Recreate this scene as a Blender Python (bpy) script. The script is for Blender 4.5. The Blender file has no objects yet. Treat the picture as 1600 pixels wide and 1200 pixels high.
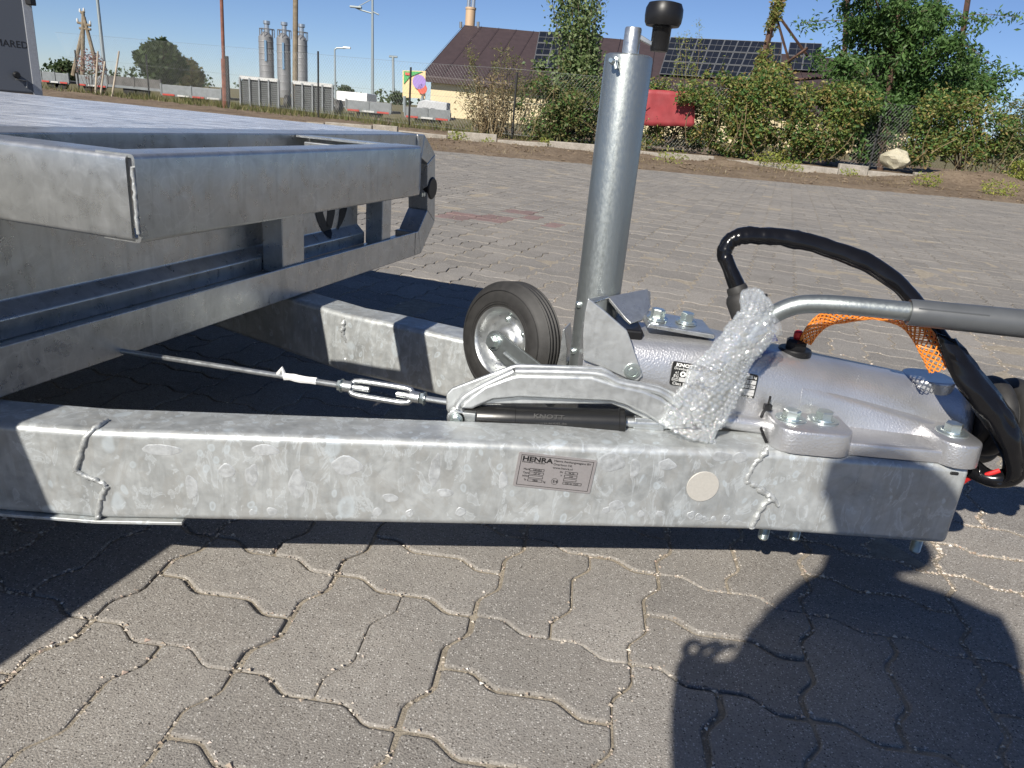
import bpy, bmesh, math, random
from math import radians as RAD, sin, cos, pi
from mathutils import Vector as V, Matrix, noise as MN
import numpy as np
random.seed(7)
RNG = np.random.default_rng(11)
SC = bpy.context.scene
COL = SC.collection

# ------------------------------------------------------------------ camera, sky, sun, exposure
F_PX, PITCH, ROLL, CAM_H = 1149.66, .351045, .0898917, .6685
def cam_axes():
    f = V((0, cos(PITCH), -sin(PITCH))); r = V((1, 0, 0)); d = f.cross(r)
    c, s = cos(ROLL), sin(ROLL)
    return c*r - s*d, s*r + c*d, f
C_R, C_D, C_F = cam_axes()
CAM = V((0, 0, CAM_H))
cd = bpy.data.cameras.new('camera'); cam = bpy.data.objects.new('camera', cd); COL.objects.link(cam)
cd.sensor_width = 36; cd.lens = F_PX/1600*36; cd.clip_start = .02; cd.clip_end = 4000
cam.matrix_world = Matrix(((C_R.x, -C_D.x, -C_F.x, CAM.x), (C_R.y, -C_D.y, -C_F.y, CAM.y), (C_R.z, -C_D.z, -C_F.z, CAM.z), (0, 0, 0, 1)))
SC.camera = cam
SUN_AZ, SUN_EL = RAD(26.5), RAD(36.5)          # direction the light travels towards (from +Y to +X), and its height
SUN_S = V((sin(SUN_AZ)*cos(SUN_EL), cos(SUN_AZ)*cos(SUN_EL), -sin(SUN_EL)))
w = bpy.data.worlds.new('World'); SC.world = w; w.use_nodes = True
nt = w.node_tree; bg = nt.nodes['Background']
sky = nt.nodes.new('ShaderNodeTexSky'); sky.sky_type = 'NISHITA'; sky.sun_disc = False
sky.sun_elevation = SUN_EL; sky.sun_rotation = SUN_AZ + pi
sky.air_density = .85; sky.dust_density = .12; sky.ozone_density = 2.4; sky.altitude = 1400
tn = nt.nodes.new('ShaderNodeMix'); tn.data_type = 'RGBA'; tn.blend_type = 'MULTIPLY'; tn.inputs[0].default_value = 1; tn.inputs[7].default_value = (.90, .98, 1.19, 1)
nt.links.new(sky.outputs[0], tn.inputs[6]); nt.links.new(tn.outputs[2], bg.inputs[0]); bg.inputs[1].default_value = .056
sl = bpy.data.lights.new('sun', 'SUN'); sl.energy = 5.0; sl.angle = RAD(.53); sl.color = (1, .945, .85)
so = bpy.data.objects.new('sun', sl); COL.objects.link(so); so.location = (-4, -8, 9)
so.rotation_euler = (-SUN_S).to_track_quat('Z', 'Y').to_euler()
SC.view_settings.view_transform = 'Standard'; SC.view_settings.look = 'None'
SC.view_settings.exposure = .5; SC.view_settings.gamma = 1; SC.view_settings.use_curve_mapping = False
SC.render.engine = 'CYCLES'
try:
    SC.cycles.use_denoising = True; SC.cycles.max_bounces = 8; SC.cycles.transparent_max_bounces = 16
except Exception: pass

def ray(x, y): return C_R*((x-800)/F_PX) + C_D*((y-600)/F_PX) + C_F
def at(x, y, Y):                                # the point of the vertical plane at distance Y seen along that direction
    r = ray(x, y); return CAM + r*(Y/r.y)
def onz(x, y, z=0.):
    r = ray(x, y); return CAM + r*((z-CAM_H)/r.z)
def onpl(x, y, p0, n):
    r = ray(x, y); return CAM + r*((V(p0)-CAM).dot(V(n))/r.dot(V(n)))

# ------------------------------------------------------------------ materials
def new_mat(name):
    m = bpy.data.materials.new(name); m.use_nodes = True
    nt = m.node_tree; return m, nt, nt.nodes['Principled BSDF']
def nd(nt, t, **kw):
    n = nt.nodes.new('ShaderNode'+t)
    for k, v in kw.items():
        if k.startswith('_'): setattr(n, k[1:], v)
        else: n.inputs[k.replace('_', ' ')].default_value = v
    return n
def ramp(nt, src, stops):
    r = nt.nodes.new('ShaderNodeValToRGB'); nt.links.new(src, r.inputs[0])
    e = r.color_ramp.elements
    while len(e) < len(stops): e.new(.5)
    for i, (p, c) in enumerate(stops):
        e[i].position = p; e[i].color = (c, c, c, 1) if isinstance(c, (int, float)) else (*c, 1)
    return r.outputs[0]
def mixc(nt, f, a, b, mode='MIX'):
    m = nt.nodes.new('ShaderNodeMix'); m.data_type = 'RGBA'; m.blend_type = mode
    for s, v in ((0, f), (6, a), (7, b)):
        if isinstance(v, (int, float)): m.inputs[s].default_value = v
        elif isinstance(v, tuple): m.inputs[s].default_value = (*v, 1)
        else: nt.links.new(v, m.inputs[s])
    return m.outputs[2]
def coords(nt, sc=(1, 1, 1), rot=(0, 0, 0)):
    t = nt.nodes.new('ShaderNodeTexCoord'); mp = nt.nodes.new('ShaderNodeMapping')
    mp.inputs['Scale'].default_value = sc; mp.inputs['Rotation'].default_value = rot
    nt.links.new(t.outputs['Object'], mp.inputs[0]); return mp.outputs[0]
def noise(nt, vec, scale, detail=4, rough=.55, dist=0):
    n = nd(nt, 'TexNoise', Scale=scale, Detail=detail, Roughness=rough, Distortion=dist); nt.links.new(vec, n.inputs['Vector']); return n.outputs[0]
def voro(nt, vec, scale, feature='F1', out=0, rnd=1.0):
    n = nd(nt, 'TexVoronoi', _feature=feature, Scale=scale, Randomness=rnd); nt.links.new(vec, n.inputs['Vector']); return n.outputs[out]
def bump(nt, p, h, strength, dist=.002):
    b = nd(nt, 'Bump', Strength=strength, Distance=dist); nt.links.new(h, b.inputs['Height']); nt.links.new(b.outputs[0], p.inputs['Normal'])
def plain(name, col, rough=.5, metal=0., grain=.12, gs=60, bmp=.0, spec=None):
    m, nt, p = new_mat(name); vec = coords(nt)
    n = noise(nt, vec, gs, 5)
    c2 = tuple(max(0, x*(1-grain)) for x in col); c3 = tuple(min(1, x*(1+grain)) for x in col)
    nt.links.new(ramp(nt, n, [(.3, c2), (.7, c3)]), p.inputs['Base Color'])
    p.inputs['Roughness'].default_value = rough; p.inputs['Metallic'].default_value = metal
    if spec is not None: p.inputs['Specular IOR Level'].default_value = spec
    if bmp: bump(nt, p, n, bmp)
    return m
def galv(name, lo, hi, metal, r0, r1, blob=.0, streak=.2, sc=1., tint=(1, 1, 1), bmp=.12, scratch=0., blotch=0.):
    m, nt, p = new_mat(name); vec = coords(nt)
    n1 = noise(nt, vec, 9*sc, 8, .62, 1.2); n2 = noise(nt, vec, 34*sc, 5, .6, .6)
    va = voro(nt, vec, 26*sc, out=1); sep = nt.nodes.new('ShaderNodeSeparateColor'); nt.links.new(va, sep.inputs[0])
    mp = nt.nodes.new('ShaderNodeMath'); mp.operation = 'MULTIPLY_ADD'; mp.inputs[1].default_value = .6
    nt.links.new(n1, mp.inputs[0]); 
    m2 = nt.nodes.new('ShaderNodeMath'); m2.operation = 'MULTIPLY'; m2.inputs[1].default_value = .08; nt.links.new(sep.outputs[0], m2.inputs[0])
    m3 = nt.nodes.new('ShaderNodeMath'); m3.operation = 'MULTIPLY_ADD'; m3.inputs[1].default_value = .28; nt.links.new(n2, m3.inputs[0]); nt.links.new(m2.outputs[0], m3.inputs[2])
    nt.links.new(m3.outputs[0], mp.inputs[2]); f = mp.outputs[0]
    cl = tuple(lo*t for t in tint); ch = tuple(hi*t for t in tint); cm = tuple((lo*.45+hi*.55)*t for t in tint)
    col = ramp(nt, f, [(.28, cl), (.5, cm), (.72, ch)])
    if streak:
        vs = coords(nt, (1, 1, .12)); s = noise(nt, vs, 46*sc, 4, .6, .4)
        col = mixc(nt, ramp(nt, s, [(.52, 0.), (.75, streak)]), col, tuple(x*.55 for x in cl), 'MIX')
    if blotch:                                   # broad flow marks, warmer and darker
        vb = coords(nt, (1, 1, .55)); q1 = noise(nt, vb, 17, 6, .6, 2.5); q2 = noise(nt, vb, 30, 5, .6, 1.5)
        col = mixc(nt, ramp(nt, q1, [(.53, 0.), (.57, blotch*.75), (.70, blotch)]), col, (.37, .365, .345))
        col = mixc(nt, ramp(nt, q2, [(.56, 0.), (.585, blotch), (.63, blotch*.3)]), col, (.68, .73, .76))
    if blob:                                     # zinc runs and drops: pale ovals with a darker rim
        wv = coords(nt, (1, 1, .75)); nz = nd(nt, 'TexNoise', Scale=14., Detail=3.); nt.links.new(wv, nz.inputs[0])
        ad = nt.nodes.new('ShaderNodeVectorMath'); ad.operation = 'MULTIPLY_ADD'; ad.inputs[1].default_value = (.035, .035, .035)
        nt.links.new(nz.outputs[1], ad.inputs[0]); nt.links.new(wv, ad.inputs[2])
        for s_, a_, b_ in ((19., .16, .2), (52., .17, .21)):
            d = voro(nt, ad.outputs[0], s_); cr = voro(nt, ad.outputs[0], s_, out=1)
            sp = nt.nodes.new('ShaderNodeSeparateColor'); nt.links.new(cr, sp.inputs[0])
            on = ramp(nt, sp.outputs[1], [(.55, 0.), (.62, 1.)])
            disc = ramp(nt, d, [(a_*.4, .35), (a_, 1.), (b_, .9), (b_+.05, 0.)])
            mm = nt.nodes.new('ShaderNodeMath'); mm.operation = 'MULTIPLY'; nt.links.new(on, mm.inputs[0]); nt.links.new(disc, mm.inputs[1])
            m4 = nt.nodes.new('ShaderNodeMath'); m4.operation = 'MULTIPLY'; m4.inputs[1].default_value = blob; nt.links.new(mm.outputs[0], m4.inputs[0])
            col = mixc(nt, m4.outputs[0], col, (.62*tint[0], .66*tint[1], .7*tint[2]))
    if scratch:                                  # thin pale curved scuffs
        wv2 = coords(nt, (1, 1, 1), (.3, .5, .2)); nz2 = nd(nt, 'TexNoise', Scale=9., Detail=4.); nt.links.new(wv2, nz2.inputs[0])
        ad2 = nt.nodes.new('ShaderNodeVectorMath'); ad2.operation = 'MULTIPLY_ADD'; ad2.inputs[1].default_value = (.09, .09, .09)
        nt.links.new(nz2.outputs[1], ad2.inputs[0]); nt.links.new(wv2, ad2.inputs[2]); msk = ramp(nt, noise(nt, wv2, 6, 4, .6), [(.42, 0.), (.62, scratch)])
        for s_ in (17., 44.):
            d = voro(nt, ad2.outputs[0], s_, 'DISTANCE_TO_EDGE'); ln = ramp(nt, d, [(.0, 1.), (.035, 0.)])
            mm = nt.nodes.new('ShaderNodeMath'); mm.operation = 'MULTIPLY'; nt.links.new(ln, mm.inputs[0]); nt.links.new(msk, mm.inputs[1])
            col = mixc(nt, mm.outputs[0], col, (.85, .86, .87))
    nt.links.new(col, p.inputs['Base Color'])
    nt.links.new(ramp(nt, n2, [(.3, r0), (.7, r1)]), p.inputs['Roughness'])
    p.inputs['Metallic'].default_value = metal
    bump(nt, p, f, bmp, .004)
    return m
def leaf_mat(name, cols, trans=.38):
    m, nt, p = new_mat(name)
    g = nt.nodes.new('ShaderNodeNewGeometry')
    k = len(cols); col = ramp(nt, g.outputs['Random Per Island'], [(i/max(1, k-1), c) for i, c in enumerate(cols)])
    nt.links.new(col, p.inputs['Base Color']); p.inputs['Roughness'].default_value = .5
    p.inputs['Specular IOR Level'].default_value = .35
    tr = nt.nodes.new('ShaderNodeBsdfTranslucent'); nt.links.new(col, tr.inputs[0])
    mx = nt.nodes.new('ShaderNodeMixShader'); mx.inputs[0].default_value = trans
    nt.links.new(p.outputs[0], mx.inputs[1]); nt.links.new(tr.outputs[0], mx.inputs[2])
    nt.links.new(mx.outputs[0], nt.nodes['Material Output'].inputs[0]); return m

M = {}
M['beam'] = galv('galvanised_beam', .31, .60, .45, .32, .55, blob=.6, streak=.3, sc=1.6, tint=(.96, 1., 1.), blotch=.45)
M['sheet'] = galv('galvanised_sheet', .38, .60, .76, .24, .40, streak=.3, sc=1.4, tint=(.985, 1., .98), bmp=.02, scratch=.2)
M['sheet_lit'] = M['sheet']
def deck_mat():
    m, nt, p = new_mat('galvanised_deck'); vec = coords(nt, (1, 1, 1), (0, 0, RAD(16)))
    v1 = coords(nt, (2.2, 9, 1), (0, 0, RAD(30))); v2 = coords(nt, (7, 2.5, 1), (0, 0, RAD(-20)))
    n1 = noise(nt, v1, 2.4, 7, .68, 2.2); n2 = noise(nt, v2, 3.0, 7, .7, 1.8); n3 = noise(nt, vec, 60, 4)
    c = mixc(nt, ramp(nt, n1, [(.38, 0.), (.62, 1.)]), (.22, .25, .30), (.90, .92, .94)); c = mixc(nt, ramp(nt, n2, [(.45, 0.), (.6, .6)]), c, (.9, .91, .92))
    nt.links.new(c, p.inputs['Base Color']); p.inputs['Metallic'].default_value = .4
    nt.links.new(ramp(nt, n2, [(.35, .45), (.65, .18)]), p.inputs['Roughness']); bump(nt, p, n1, .6, .01); return m
M['deck'] = deck_mat()
M['zinc'] = galv('zinc_plated', .45, .62, .85, .25, .42, streak=.1, sc=3., tint=(.97, 1., 1.), bmp=.06)
M['lever'] = galv('galvanised_lever', .48, .64, .7, .3, .5, streak=.25, sc=2., tint=(.97, 1., 1.), bmp=.1)
M['bolt'] = plain('bright_zinc_bolt', (.6, .66, .64), .28, .9, .1, 90)
M['zincrun'] = galv('zinc_run', .36, .70, .42, .34, .55, streak=.2, sc=4, tint=(.95, .99, 1.01), bmp=.2)
M['weld'] = galv('weld_bead', .34, .54, .42, .36, .55, streak=0, sc=6, tint=(.97, 1., .99), bmp=.6)
M['rubber'] = plain('black_rubber', (.022, .021, .02), .62, 0, .25, 80, .1)
M['plastic'] = plain('black_plastic', (.010, .010, .011), .4, 0, .15, 90, .06, spec=.35)
M['gloss'] = plain('black_plastic_sleeve', (.006, .006, .007), .2, 0, .1, 40, spec=.35)
M['spring'] = plain('black_steel_enamel', (.014, .014, .014), .3, .1, .1, 90, .05)
M['grip'] = plain('grey_grip', (.075, .08, .086), .42, 0, .08, 50, .04)
M['red'] = plain('red_plastic', (.55, .02, .02), .4, 0, .1)
M['blue'] = plain('blue_plastic', (.01, .07, .6), .4)
M['orange'] = plain('orange_plastic', (.75, .24, .03), .45, 0, .1)
M['black'] = plain('matt_black_print', (.012, .012, .012), .5)
M['white'] = plain('white_print', (.78, .78, .76), .5, 0, .03)
M['platefoil'] = plain('silver_foil_plate', (.33, .31, .31), .42, .35, .05, 300)
M['roundfoil'] = plain('beige_foil', (.46, .44, .4), .5, .1, .05, 300)
M['stickergrey'] = plain('grey_print', (.5, .5, .5), .5, .1, .05)
def cast_mat():
    m, nt, p = new_mat('silver_painted_casting'); vec = coords(nt)
    n = noise(nt, vec, 380, 2, .5); n2 = noise(nt, vec, 12, 4)
    nt.links.new(mixc(nt, ramp(nt, n2, [(.3, 0.), (.7, 1.)]), (.46, .46, .47), (.60, .60, .61)), p.inputs['Base Color'])
    p.inputs['Metallic'].default_value = .75; p.inputs['Roughness'].default_value = .32
    bump(nt, p, n, .6, .0010); return m
M['cast'] = cast_mat()
def tube_mat():
    m, nt, p = new_mat('zinc_plated_post'); vec = coords(nt, (1, 1, .5))
    n = noise(nt, vec, 260, 3, .6); n2 = noise(nt, vec, 8, 4)
    nt.links.new(mixc(nt, ramp(nt, n2, [(.3, 0.), (.7, 1.)]), (.29, .315, .315), (.35, .375, .37)), p.inputs['Base Color'])
    p.inputs['Metallic'].default_value = .85
    nt.links.new(ramp(nt, n, [(.3, .33), (.7, .47)]), p.inputs['Roughness'])
    bump(nt, p, n, .35, .0006); return m
M['post'] = tube_mat()
def wrap_mat():
    m, nt, p = new_mat('clear_bubble_film')
    p.inputs['Base Color'].default_value = (.9, .905, .91, 1); p.inputs['Roughness'].default_value = .1
    p.inputs['Specular IOR Level'].default_value = 1.
    t = nt.nodes.new('ShaderNodeBsdfTransparent'); t.inputs[0].default_value = (.96, .97, .97, 1)
    g = nt.nodes.new('ShaderNodeBsdfGlossy'); g.inputs[0].default_value = (.95, .95, .95, 1); g.inputs[1].default_value = .06
    m1 = nt.nodes.new('ShaderNodeMixShader'); m1.inputs[0].default_value = .55
    nt.links.new(p.outputs[0], m1.inputs[1]); nt.links.new(g.outputs[0], m1.inputs[2])
    mx = nt.nodes.new('ShaderNodeMixShader'); mx.inputs[0].default_value = .23
    nt.links.new(t.outputs[0], mx.inputs[1]); nt.links.new(m1.outputs[0], mx.inputs[2])
    nt.links.new(mx.outputs[0], nt.nodes['Material Output'].inputs[0]); return m
M['wrap'] = wrap_mat()
def paver_mat(name, tone, tint):
    m, nt, p = new_mat(name); t = nt.nodes.new('ShaderNodeTexCoord'); g = nt.nodes.new('ShaderNodeNewGeometry')
    oi = nt.nodes.new('ShaderNodeObjectInfo')
    vec = g.outputs['Position']
    n1 = noise(nt, vec, 420, 2, .6); n2 = noise(nt, vec, 9, 5, .6); n3 = noise(nt, vec, 60, 4, .65)
    base = ramp(nt, n1, [(.3, tuple(tone*.55*x for x in tint)), (.5, tuple(tone*x for x in tint)), (.72, tuple(tone*1.3*x for x in tint))])
    base = mixc(nt, ramp(nt, n2, [(.35, 0.), (.68, .55)]), base, tuple(tone*.72*x for x in tint))
    base = mixc(nt, ramp(nt, n3, [(.45, 0.), (.7, .35)]), base, tuple(tone*1.25*x for x in (1.05, 1., .9)))
    n5 = noise(nt, vec, 1.3, 6, .62, .8)
    base = mixc(nt, ramp(nt, n5, [(.42, 0.), (.7, .5)]), base, tuple(tone*.62*x for x in (1, .98, .96)))
    rnd = ramp(nt, g.outputs['Random Per Island'], [(0., .9), (1., 1.08)])
    rnd2 = ramp(nt, oi.outputs['Random'], [(0., .88), (1., 1.08)])
    base = mixc(nt, 1., base, rnd, 'MULTIPLY'); base = mixc(nt, 1., base, rnd2, 'MULTIPLY')
    for sc_, c_, th in ((330., tuple(tone*1.75*x for x in (1, .96, .9)), .22), (270., (.09, .08, .07), .2), (150., tuple(tone*1.8*x for x in (1, .95, .88)), .13), (120., (.07, .062, .055), .11), (48., tuple(tone*1.5*x for x in (1, .9, .8)), .055)):
        d = voro(nt, vec, sc_); cr = voro(nt, vec, sc_, out=1)
        sp = nt.nodes.new('ShaderNodeSeparateColor'); nt.links.new(cr, sp.inputs[0])
        on = ramp(nt, sp.outputs[0], [(.68, 0.), (.7, 1.)]); dd = ramp(nt, d, [(th, 1.), (th*1.7, 0.)])
        mm = nt.nodes.new('ShaderNodeMath'); mm.operation = 'MULTIPLY'; nt.links.new(on, mm.inputs[0]); nt.links.new(dd, mm.inputs[1])
        base = mixc(nt, mm.outputs[0], base, c_)
    nt.links.new(base, p.inputs['Base Color']); p.inputs['Roughness'].default_value = .95
    p.inputs['Specular IOR Level'].default_value = .12
    bump(nt, p, n1, .7, .0024); return m
M['paver'] = paver_mat('concrete_paver', .27, (1.04, .96, .865))
M['redpaver'] = paver_mat('red_concrete_paver', .22, (1.25, .8, .75))
def dirt_mat(name, a, b, sc, bm=.6, dist=.02):
    m, nt, p = new_mat(name); vec = coords(nt)
    n = noise(nt, vec, sc, 9, .65, .4); n2 = noise(nt, vec, sc*9, 4, .7)
    c = ramp(nt, n, [(.3, a), (.7, b)]); c = mixc(nt, ramp(nt, n2, [(.4, 0.), (.75, .5)]), c, tuple(min(1, x*1.6) for x in b))
    nt.links.new(c, p.inputs['Base Color']); p.inputs['Roughness'].default_value = .95
    p.inputs['Specular IOR Level'].default_value = .15
    bump(nt, p, n2, bm, dist); return m
M['sand'] = dirt_mat('joint_sand', (.19, .165, .13), (.36, .315, .25), 40, .8, .004)
M['dirt'] = dirt_mat('dry_earth', (.085, .06, .042), (.2, .155, .11), 1.6, .8, .03)
M['field'] = dirt_mat('dry_field', (.09, .085, .04), (.17, .145, .085), .5, .5, .05)
M['concrete'] = dirt_mat('old_concrete', (.16, .145, .12), (.34, .31, .27), 5, .5, .01)
M['stone'] = dirt_mat('pale_rock', (.32, .29, .2), (.52, .48, .37), 6, .8, .02)
M['pebble'] = plain('grit', (.42, .36, .29), .8, 0, .5, 25)
M['rust'] = plain('rusted_steel', (.09, .05, .035), .8, .2, .35, 6)
M['rustpost'] = plain('rusty_pipe', (.2, .085, .06), .8, .1, .25, 8)
M['darkpost'] = plain('dark_steel_post', (.03, .03, .03), .6, .3)
M['wire'] = plain('fence_wire', (.16, .17, .17), .5, .5)
M['wood'] = plain('grey_timber', (.2, .16, .11), .85, 0, .3, 5)
M['palewood'] = plain('pale_stake', (.42, .36, .28), .85, 0, .2, 5)
M['lamppost'] = plain('galvanised_lamp_post', (.3, .34, .35), .5, .5)
M['bark'] = plain('bark', (.085, .06, .042), .9, 0, .4, 12, .3)
M['roof'] = plain('brown_roof_sheet', (.05, .034, .035), .6, 0, .12, 2)
M['rooftrim'] = plain('dark_fascia', (.04, .022, .02), .6)
M['wall'] = plain('cream_render', (.62, .52, .33), .85, 0, .06, 1)
M['solar'] = plain('solar_glass', (.012, .013, .016), .3, 0, .2, 3)
M['alu'] = plain('aluminium_rail', (.2, .205, .21), .5, .4)
M['copper'] = plain('terracotta_flue', (.5, .35, .22), .6, .1)
M['steel'] = plain('stainless_flue', (.5, .52, .54), .3, .8)
M['banner'] = plain('red_banner', (.27, .035, .04), .6, 0, .2, 3)
M['silo'] = plain('silo_metal', (.25, .25, .255), .5, .4, .1, 1.5)
M['siloblue'] = plain('faded_blue_print', (.1, .19, .3), .6)
M['sheet'].name = 'galvanised_sheet'
M['trailergrey'] = plain('galvanised_trailer', (.2, .215, .22), .5, .4, .15, 8)
M['trailerdark'] = plain('dark_trailer_bed', (.09, .085, .08), .7, .1, .3, 5)
M['redtape'] = plain('red_reflector', (.4, .05, .035), .5)
M['whitetape'] = plain('white_reflector', (.5, .5, .48), .5)
M['tarp'] = plain('grey_tarpaulin', (.42, .43, .44), .7, 0, .12, 4)
M['van'] = plain('grey_box_body', (.085, .095, .115), .5, .0, .04, 1)
M['vantrim'] = plain('aluminium_corner', (.33, .34, .36), .4, .4)
M['skin'] = plain('skin', (.5, .3, .22), .55); M['cloth'] = plain('dark_blue_jacket', (.03, .04, .07), .85, 0, .2, 30)
M['hair'] = plain('dark_hair', (.03, .02, .015), .6); M['jeans'] = plain('denim', (.05, .07, .13), .9, 0, .2, 60)
G1 = (.035, .06, .014); G2 = (.06, .095, .022); G3 = (.10, .13, .035); DRY = (.2, .15, .07)
M['leaf_dark'] = leaf_mat('dark_green_leaf', [(0.039, 0.087, 0.026), (0.065, 0.135, 0.035), (0.098, 0.184, 0.048), (0.065, 0.120, 0.039), (0.153, 0.261, 0.076)])
M['leaf_poplar'] = leaf_mat('grey_green_leaf', [(0.083, 0.141, 0.049), (0.151, 0.208, 0.083), (0.233, 0.275, 0.133), (0.125, 0.184, 0.059), (0.083, 0.133, 0.041)])
M['leaf_vine'] = leaf_mat('creeper_leaf', [(0.083, 0.141, 0.026), (0.167, 0.233, 0.049), (0.267, 0.283, 0.083), (0.151, 0.200, 0.041), (0.300, 0.200, 0.067), (0.083, 0.133, 0.033), (0.217, 0.151, 0.075), (0.434, 0.400, 0.151)])
M['leaf_scrub'] = leaf_mat('scrub_leaf', [(0.116, 0.123, 0.043), (0.189, 0.181, 0.072), (0.261, 0.225, 0.109), (0.087, 0.109, 0.032), (0.145, 0.174, 0.051)])
M['leaf_dry'] = leaf_mat('dry_stem', [(.17, .13, .07), (.26, .2, .11), (.12, .085, .05), (.3, .25, .15)], .15)
M['leaf_lime'] = leaf_mat('lime_leaf', [(0.145, 0.217, 0.036), (0.246, 0.290, 0.058), (0.348, 0.334, 0.072), (0.174, 0.232, 0.043)])
M['leaf_far'] = leaf_mat('far_tree_leaf', [(0.029, 0.051, 0.017), (0.051, 0.080, 0.026), (0.072, 0.102, 0.035)])
M['leaf_far_pale'] = leaf_mat('far_pale_leaf', [(0.102, 0.102, 0.043), (0.145, 0.138, 0.058), (0.080, 0.087, 0.036)])
M['blossom'] = leaf_mat('pink_leaf', [(.4, .25, .24), (.3, .18, .16), (.22, .14, .1)])

# ------------------------------------------------------------------ mesh builder
class MB:
    def __init__(s): s.v = []; s.f = []
    def add(s, vs, fs):
        k = len(s.v); s.v += [tuple(p) for p in vs]; s.f += [tuple(i+k for i in f) for f in fs]; return s
    def box(s, c, size, rot=None):
        c = V(c); h = V(size)/2; R = rot if rot else Matrix.Identity(3)
        vs = [c + R @ V((sx*h.x, sy*h.y, sz*h.z)) for sx in (-1, 1) for sy in (-1, 1) for sz in (-1, 1)]
        return s.add(vs, [(0, 1, 3, 2), (4, 6, 7, 5), (0, 4, 5, 1), (2, 3, 7, 6), (0, 2, 6, 4), (1, 5, 7, 3)])
    def prism(s, poly, vec):
        vec = V(vec); n = len(poly); p = [V(q) for q in poly]
        nrm = V((0, 0, 0))
        for i in range(n): nrm += p[i].cross(p[(i+1) % n])
        if nrm.dot(vec) > 0: p = p[::-1]
        vs = p + [q+vec for q in p]
        return s.add(vs, [tuple(range(n)), tuple(range(2*n-1, n-1, -1))] + [(i, i+n, (i+1) % n+n, (i+1) % n)[::-1] if False else ((i+1) % n, i, i+n, (i+1) % n+n) for i in range(n)])
    def tube(s, path, r, n=10, caps=True, flat=None, up=None):
        P = [V(p) for p in path]; m = len(P); rs = r if isinstance(r, (list, tuple)) else [r]*m
        T = [(P[min(i+1, m-1)]-P[max(i-1, 0)]).normalized() for i in range(m)]
        a = up and V(up) or (V((0, 0, 1)) if abs(T[0].z) < .9 else V((1, 0, 0)))
        vs = []
        for i in range(m):
            b = T[i].cross(a).normalized(); a = b.cross(T[i]).normalized()
            fl = flat[i] if isinstance(flat, (list, tuple)) else (flat or 1)
            for k in range(n):
                t = 2*pi*k/n; vs.append(P[i] + a*(rs[i]*cos(t)) + b*(rs[i]*fl*sin(t)))
        fs = [(i*n+k, i*n+(k+1) % n, (i+1)*n+(k+1) % n, (i+1)*n+k) for i in range(m-1) for k in range(n)]
        if caps: fs += [tuple(range(n))[::-1], tuple(range((m-1)*n, m*n))]
        return s.add(vs, fs)
    def lathe(s, prof, c, axis, n=32, close=False):
        c = V(c); ax = V(axis).normalized(); e = ax.orthogonal().normalized(); g = ax.cross(e)
        m = len(prof); vs = []
        for r, h in prof:
            for k in range(n):
                t = 2*pi*k/n; vs.append(c + ax*h + (e*cos(t)+g*sin(t))*r)
        fs = [(i*n+k, i*n+(k+1) % n, (i+1)*n+(k+1) % n, (i+1)*n+k) for i in range(m-1) for k in range(n)]
        if close: fs += [((m-1)*n+k, (m-1)*n+(k+1) % n, (k+1) % n, k) for k in range(n)]
        else: fs += [tuple(range(n))[::-1], tuple(range((m-1)*n, m*n))]
        return s.add(vs, fs)
    def build(s, name, mat, parent=None, smooth=30, bevel=0, seg=2, fix=True):
        me = bpy.data.meshes.new(name); me.from_pydata(s.v, [], s.f); me.update()
        if fix:
            bm = bmesh.new(); bm.from_mesh(me); bmesh.ops.recalc_face_normals(bm, faces=bm.faces); bm.to_mesh(me); bm.free()
        return finish(me, name, mat, parent, smooth, bevel, seg)
def finish(me, name, mat, parent=None, smooth=30, bevel=0, seg=2):
    me.materials.append(mat)
    if smooth:
        me.shade_smooth()
        if not bevel:
            try: me.set_sharp_from_angle(angle=RAD(smooth))
            except Exception: pass
    o = bpy.data.objects.new(name, me); COL.objects.link(o)
    if parent:
        o.parent = parent
        if parent.type == 'EMPTY' and parent.parent is None: o.matrix_parent_inverse = Matrix.Translation(-parent.location)
    if bevel:
        b = o.modifiers.new('bevel', 'BEVEL'); b.width = bevel; b.segments = seg; b.limit_method = 'ANGLE'; b.angle_limit = RAD(smooth or 30); b.harden_normals = True
    return o
def thing(name, label, cat, loc=(0, 0, 0), group=None):
    o = bpy.data.objects.new(name, None); COL.objects.link(o); o.location = loc; o.empty_display_size = .1
    o['label'] = label; o['category'] = cat
    if group: o['group'] = group
    return o
def tag(o, label=None, cat=None, group=None, kind=None):
    for k, v in (('label', label), ('category', cat), ('group', group), ('kind', kind)):
        if v: o[k] = v
    return o
def copy_tree(o, delta, label=None):
    c = o.copy(); COL.objects.link(c); c.location = V(o.location)+V(delta)
    if label: c['label'] = label
    for ch in o.children:
        d = ch.copy(); COL.objects.link(d); d.parent = c
        for g in ch.children:
            e = g.copy(); COL.objects.link(e); e.parent = d
    return c
def smooth_path(pts, n=8):
    P = [V(p) for p in pts]; out = []
    for i in range(len(P)-1):
        p0, p1, p2, p3 = P[max(i-1, 0)], P[i], P[i+1], P[min(i+2, len(P)-1)]
        for k in range(n):
            t = k/n
            out.append(.5*((2*p1)+(p2-p0)*t+(2*p0-5*p1+4*p2-p3)*t*t+(3*p1-p0-3*p2+p3)*t**3))
    return out+[P[-1]]
def interp(vals, n):
    out = []
    for i in range(len(vals)-1):
        for k in range(n): out.append(vals[i]+(vals[i+1]-vals[i])*k/n)
    return out+[vals[-1]]

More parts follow.
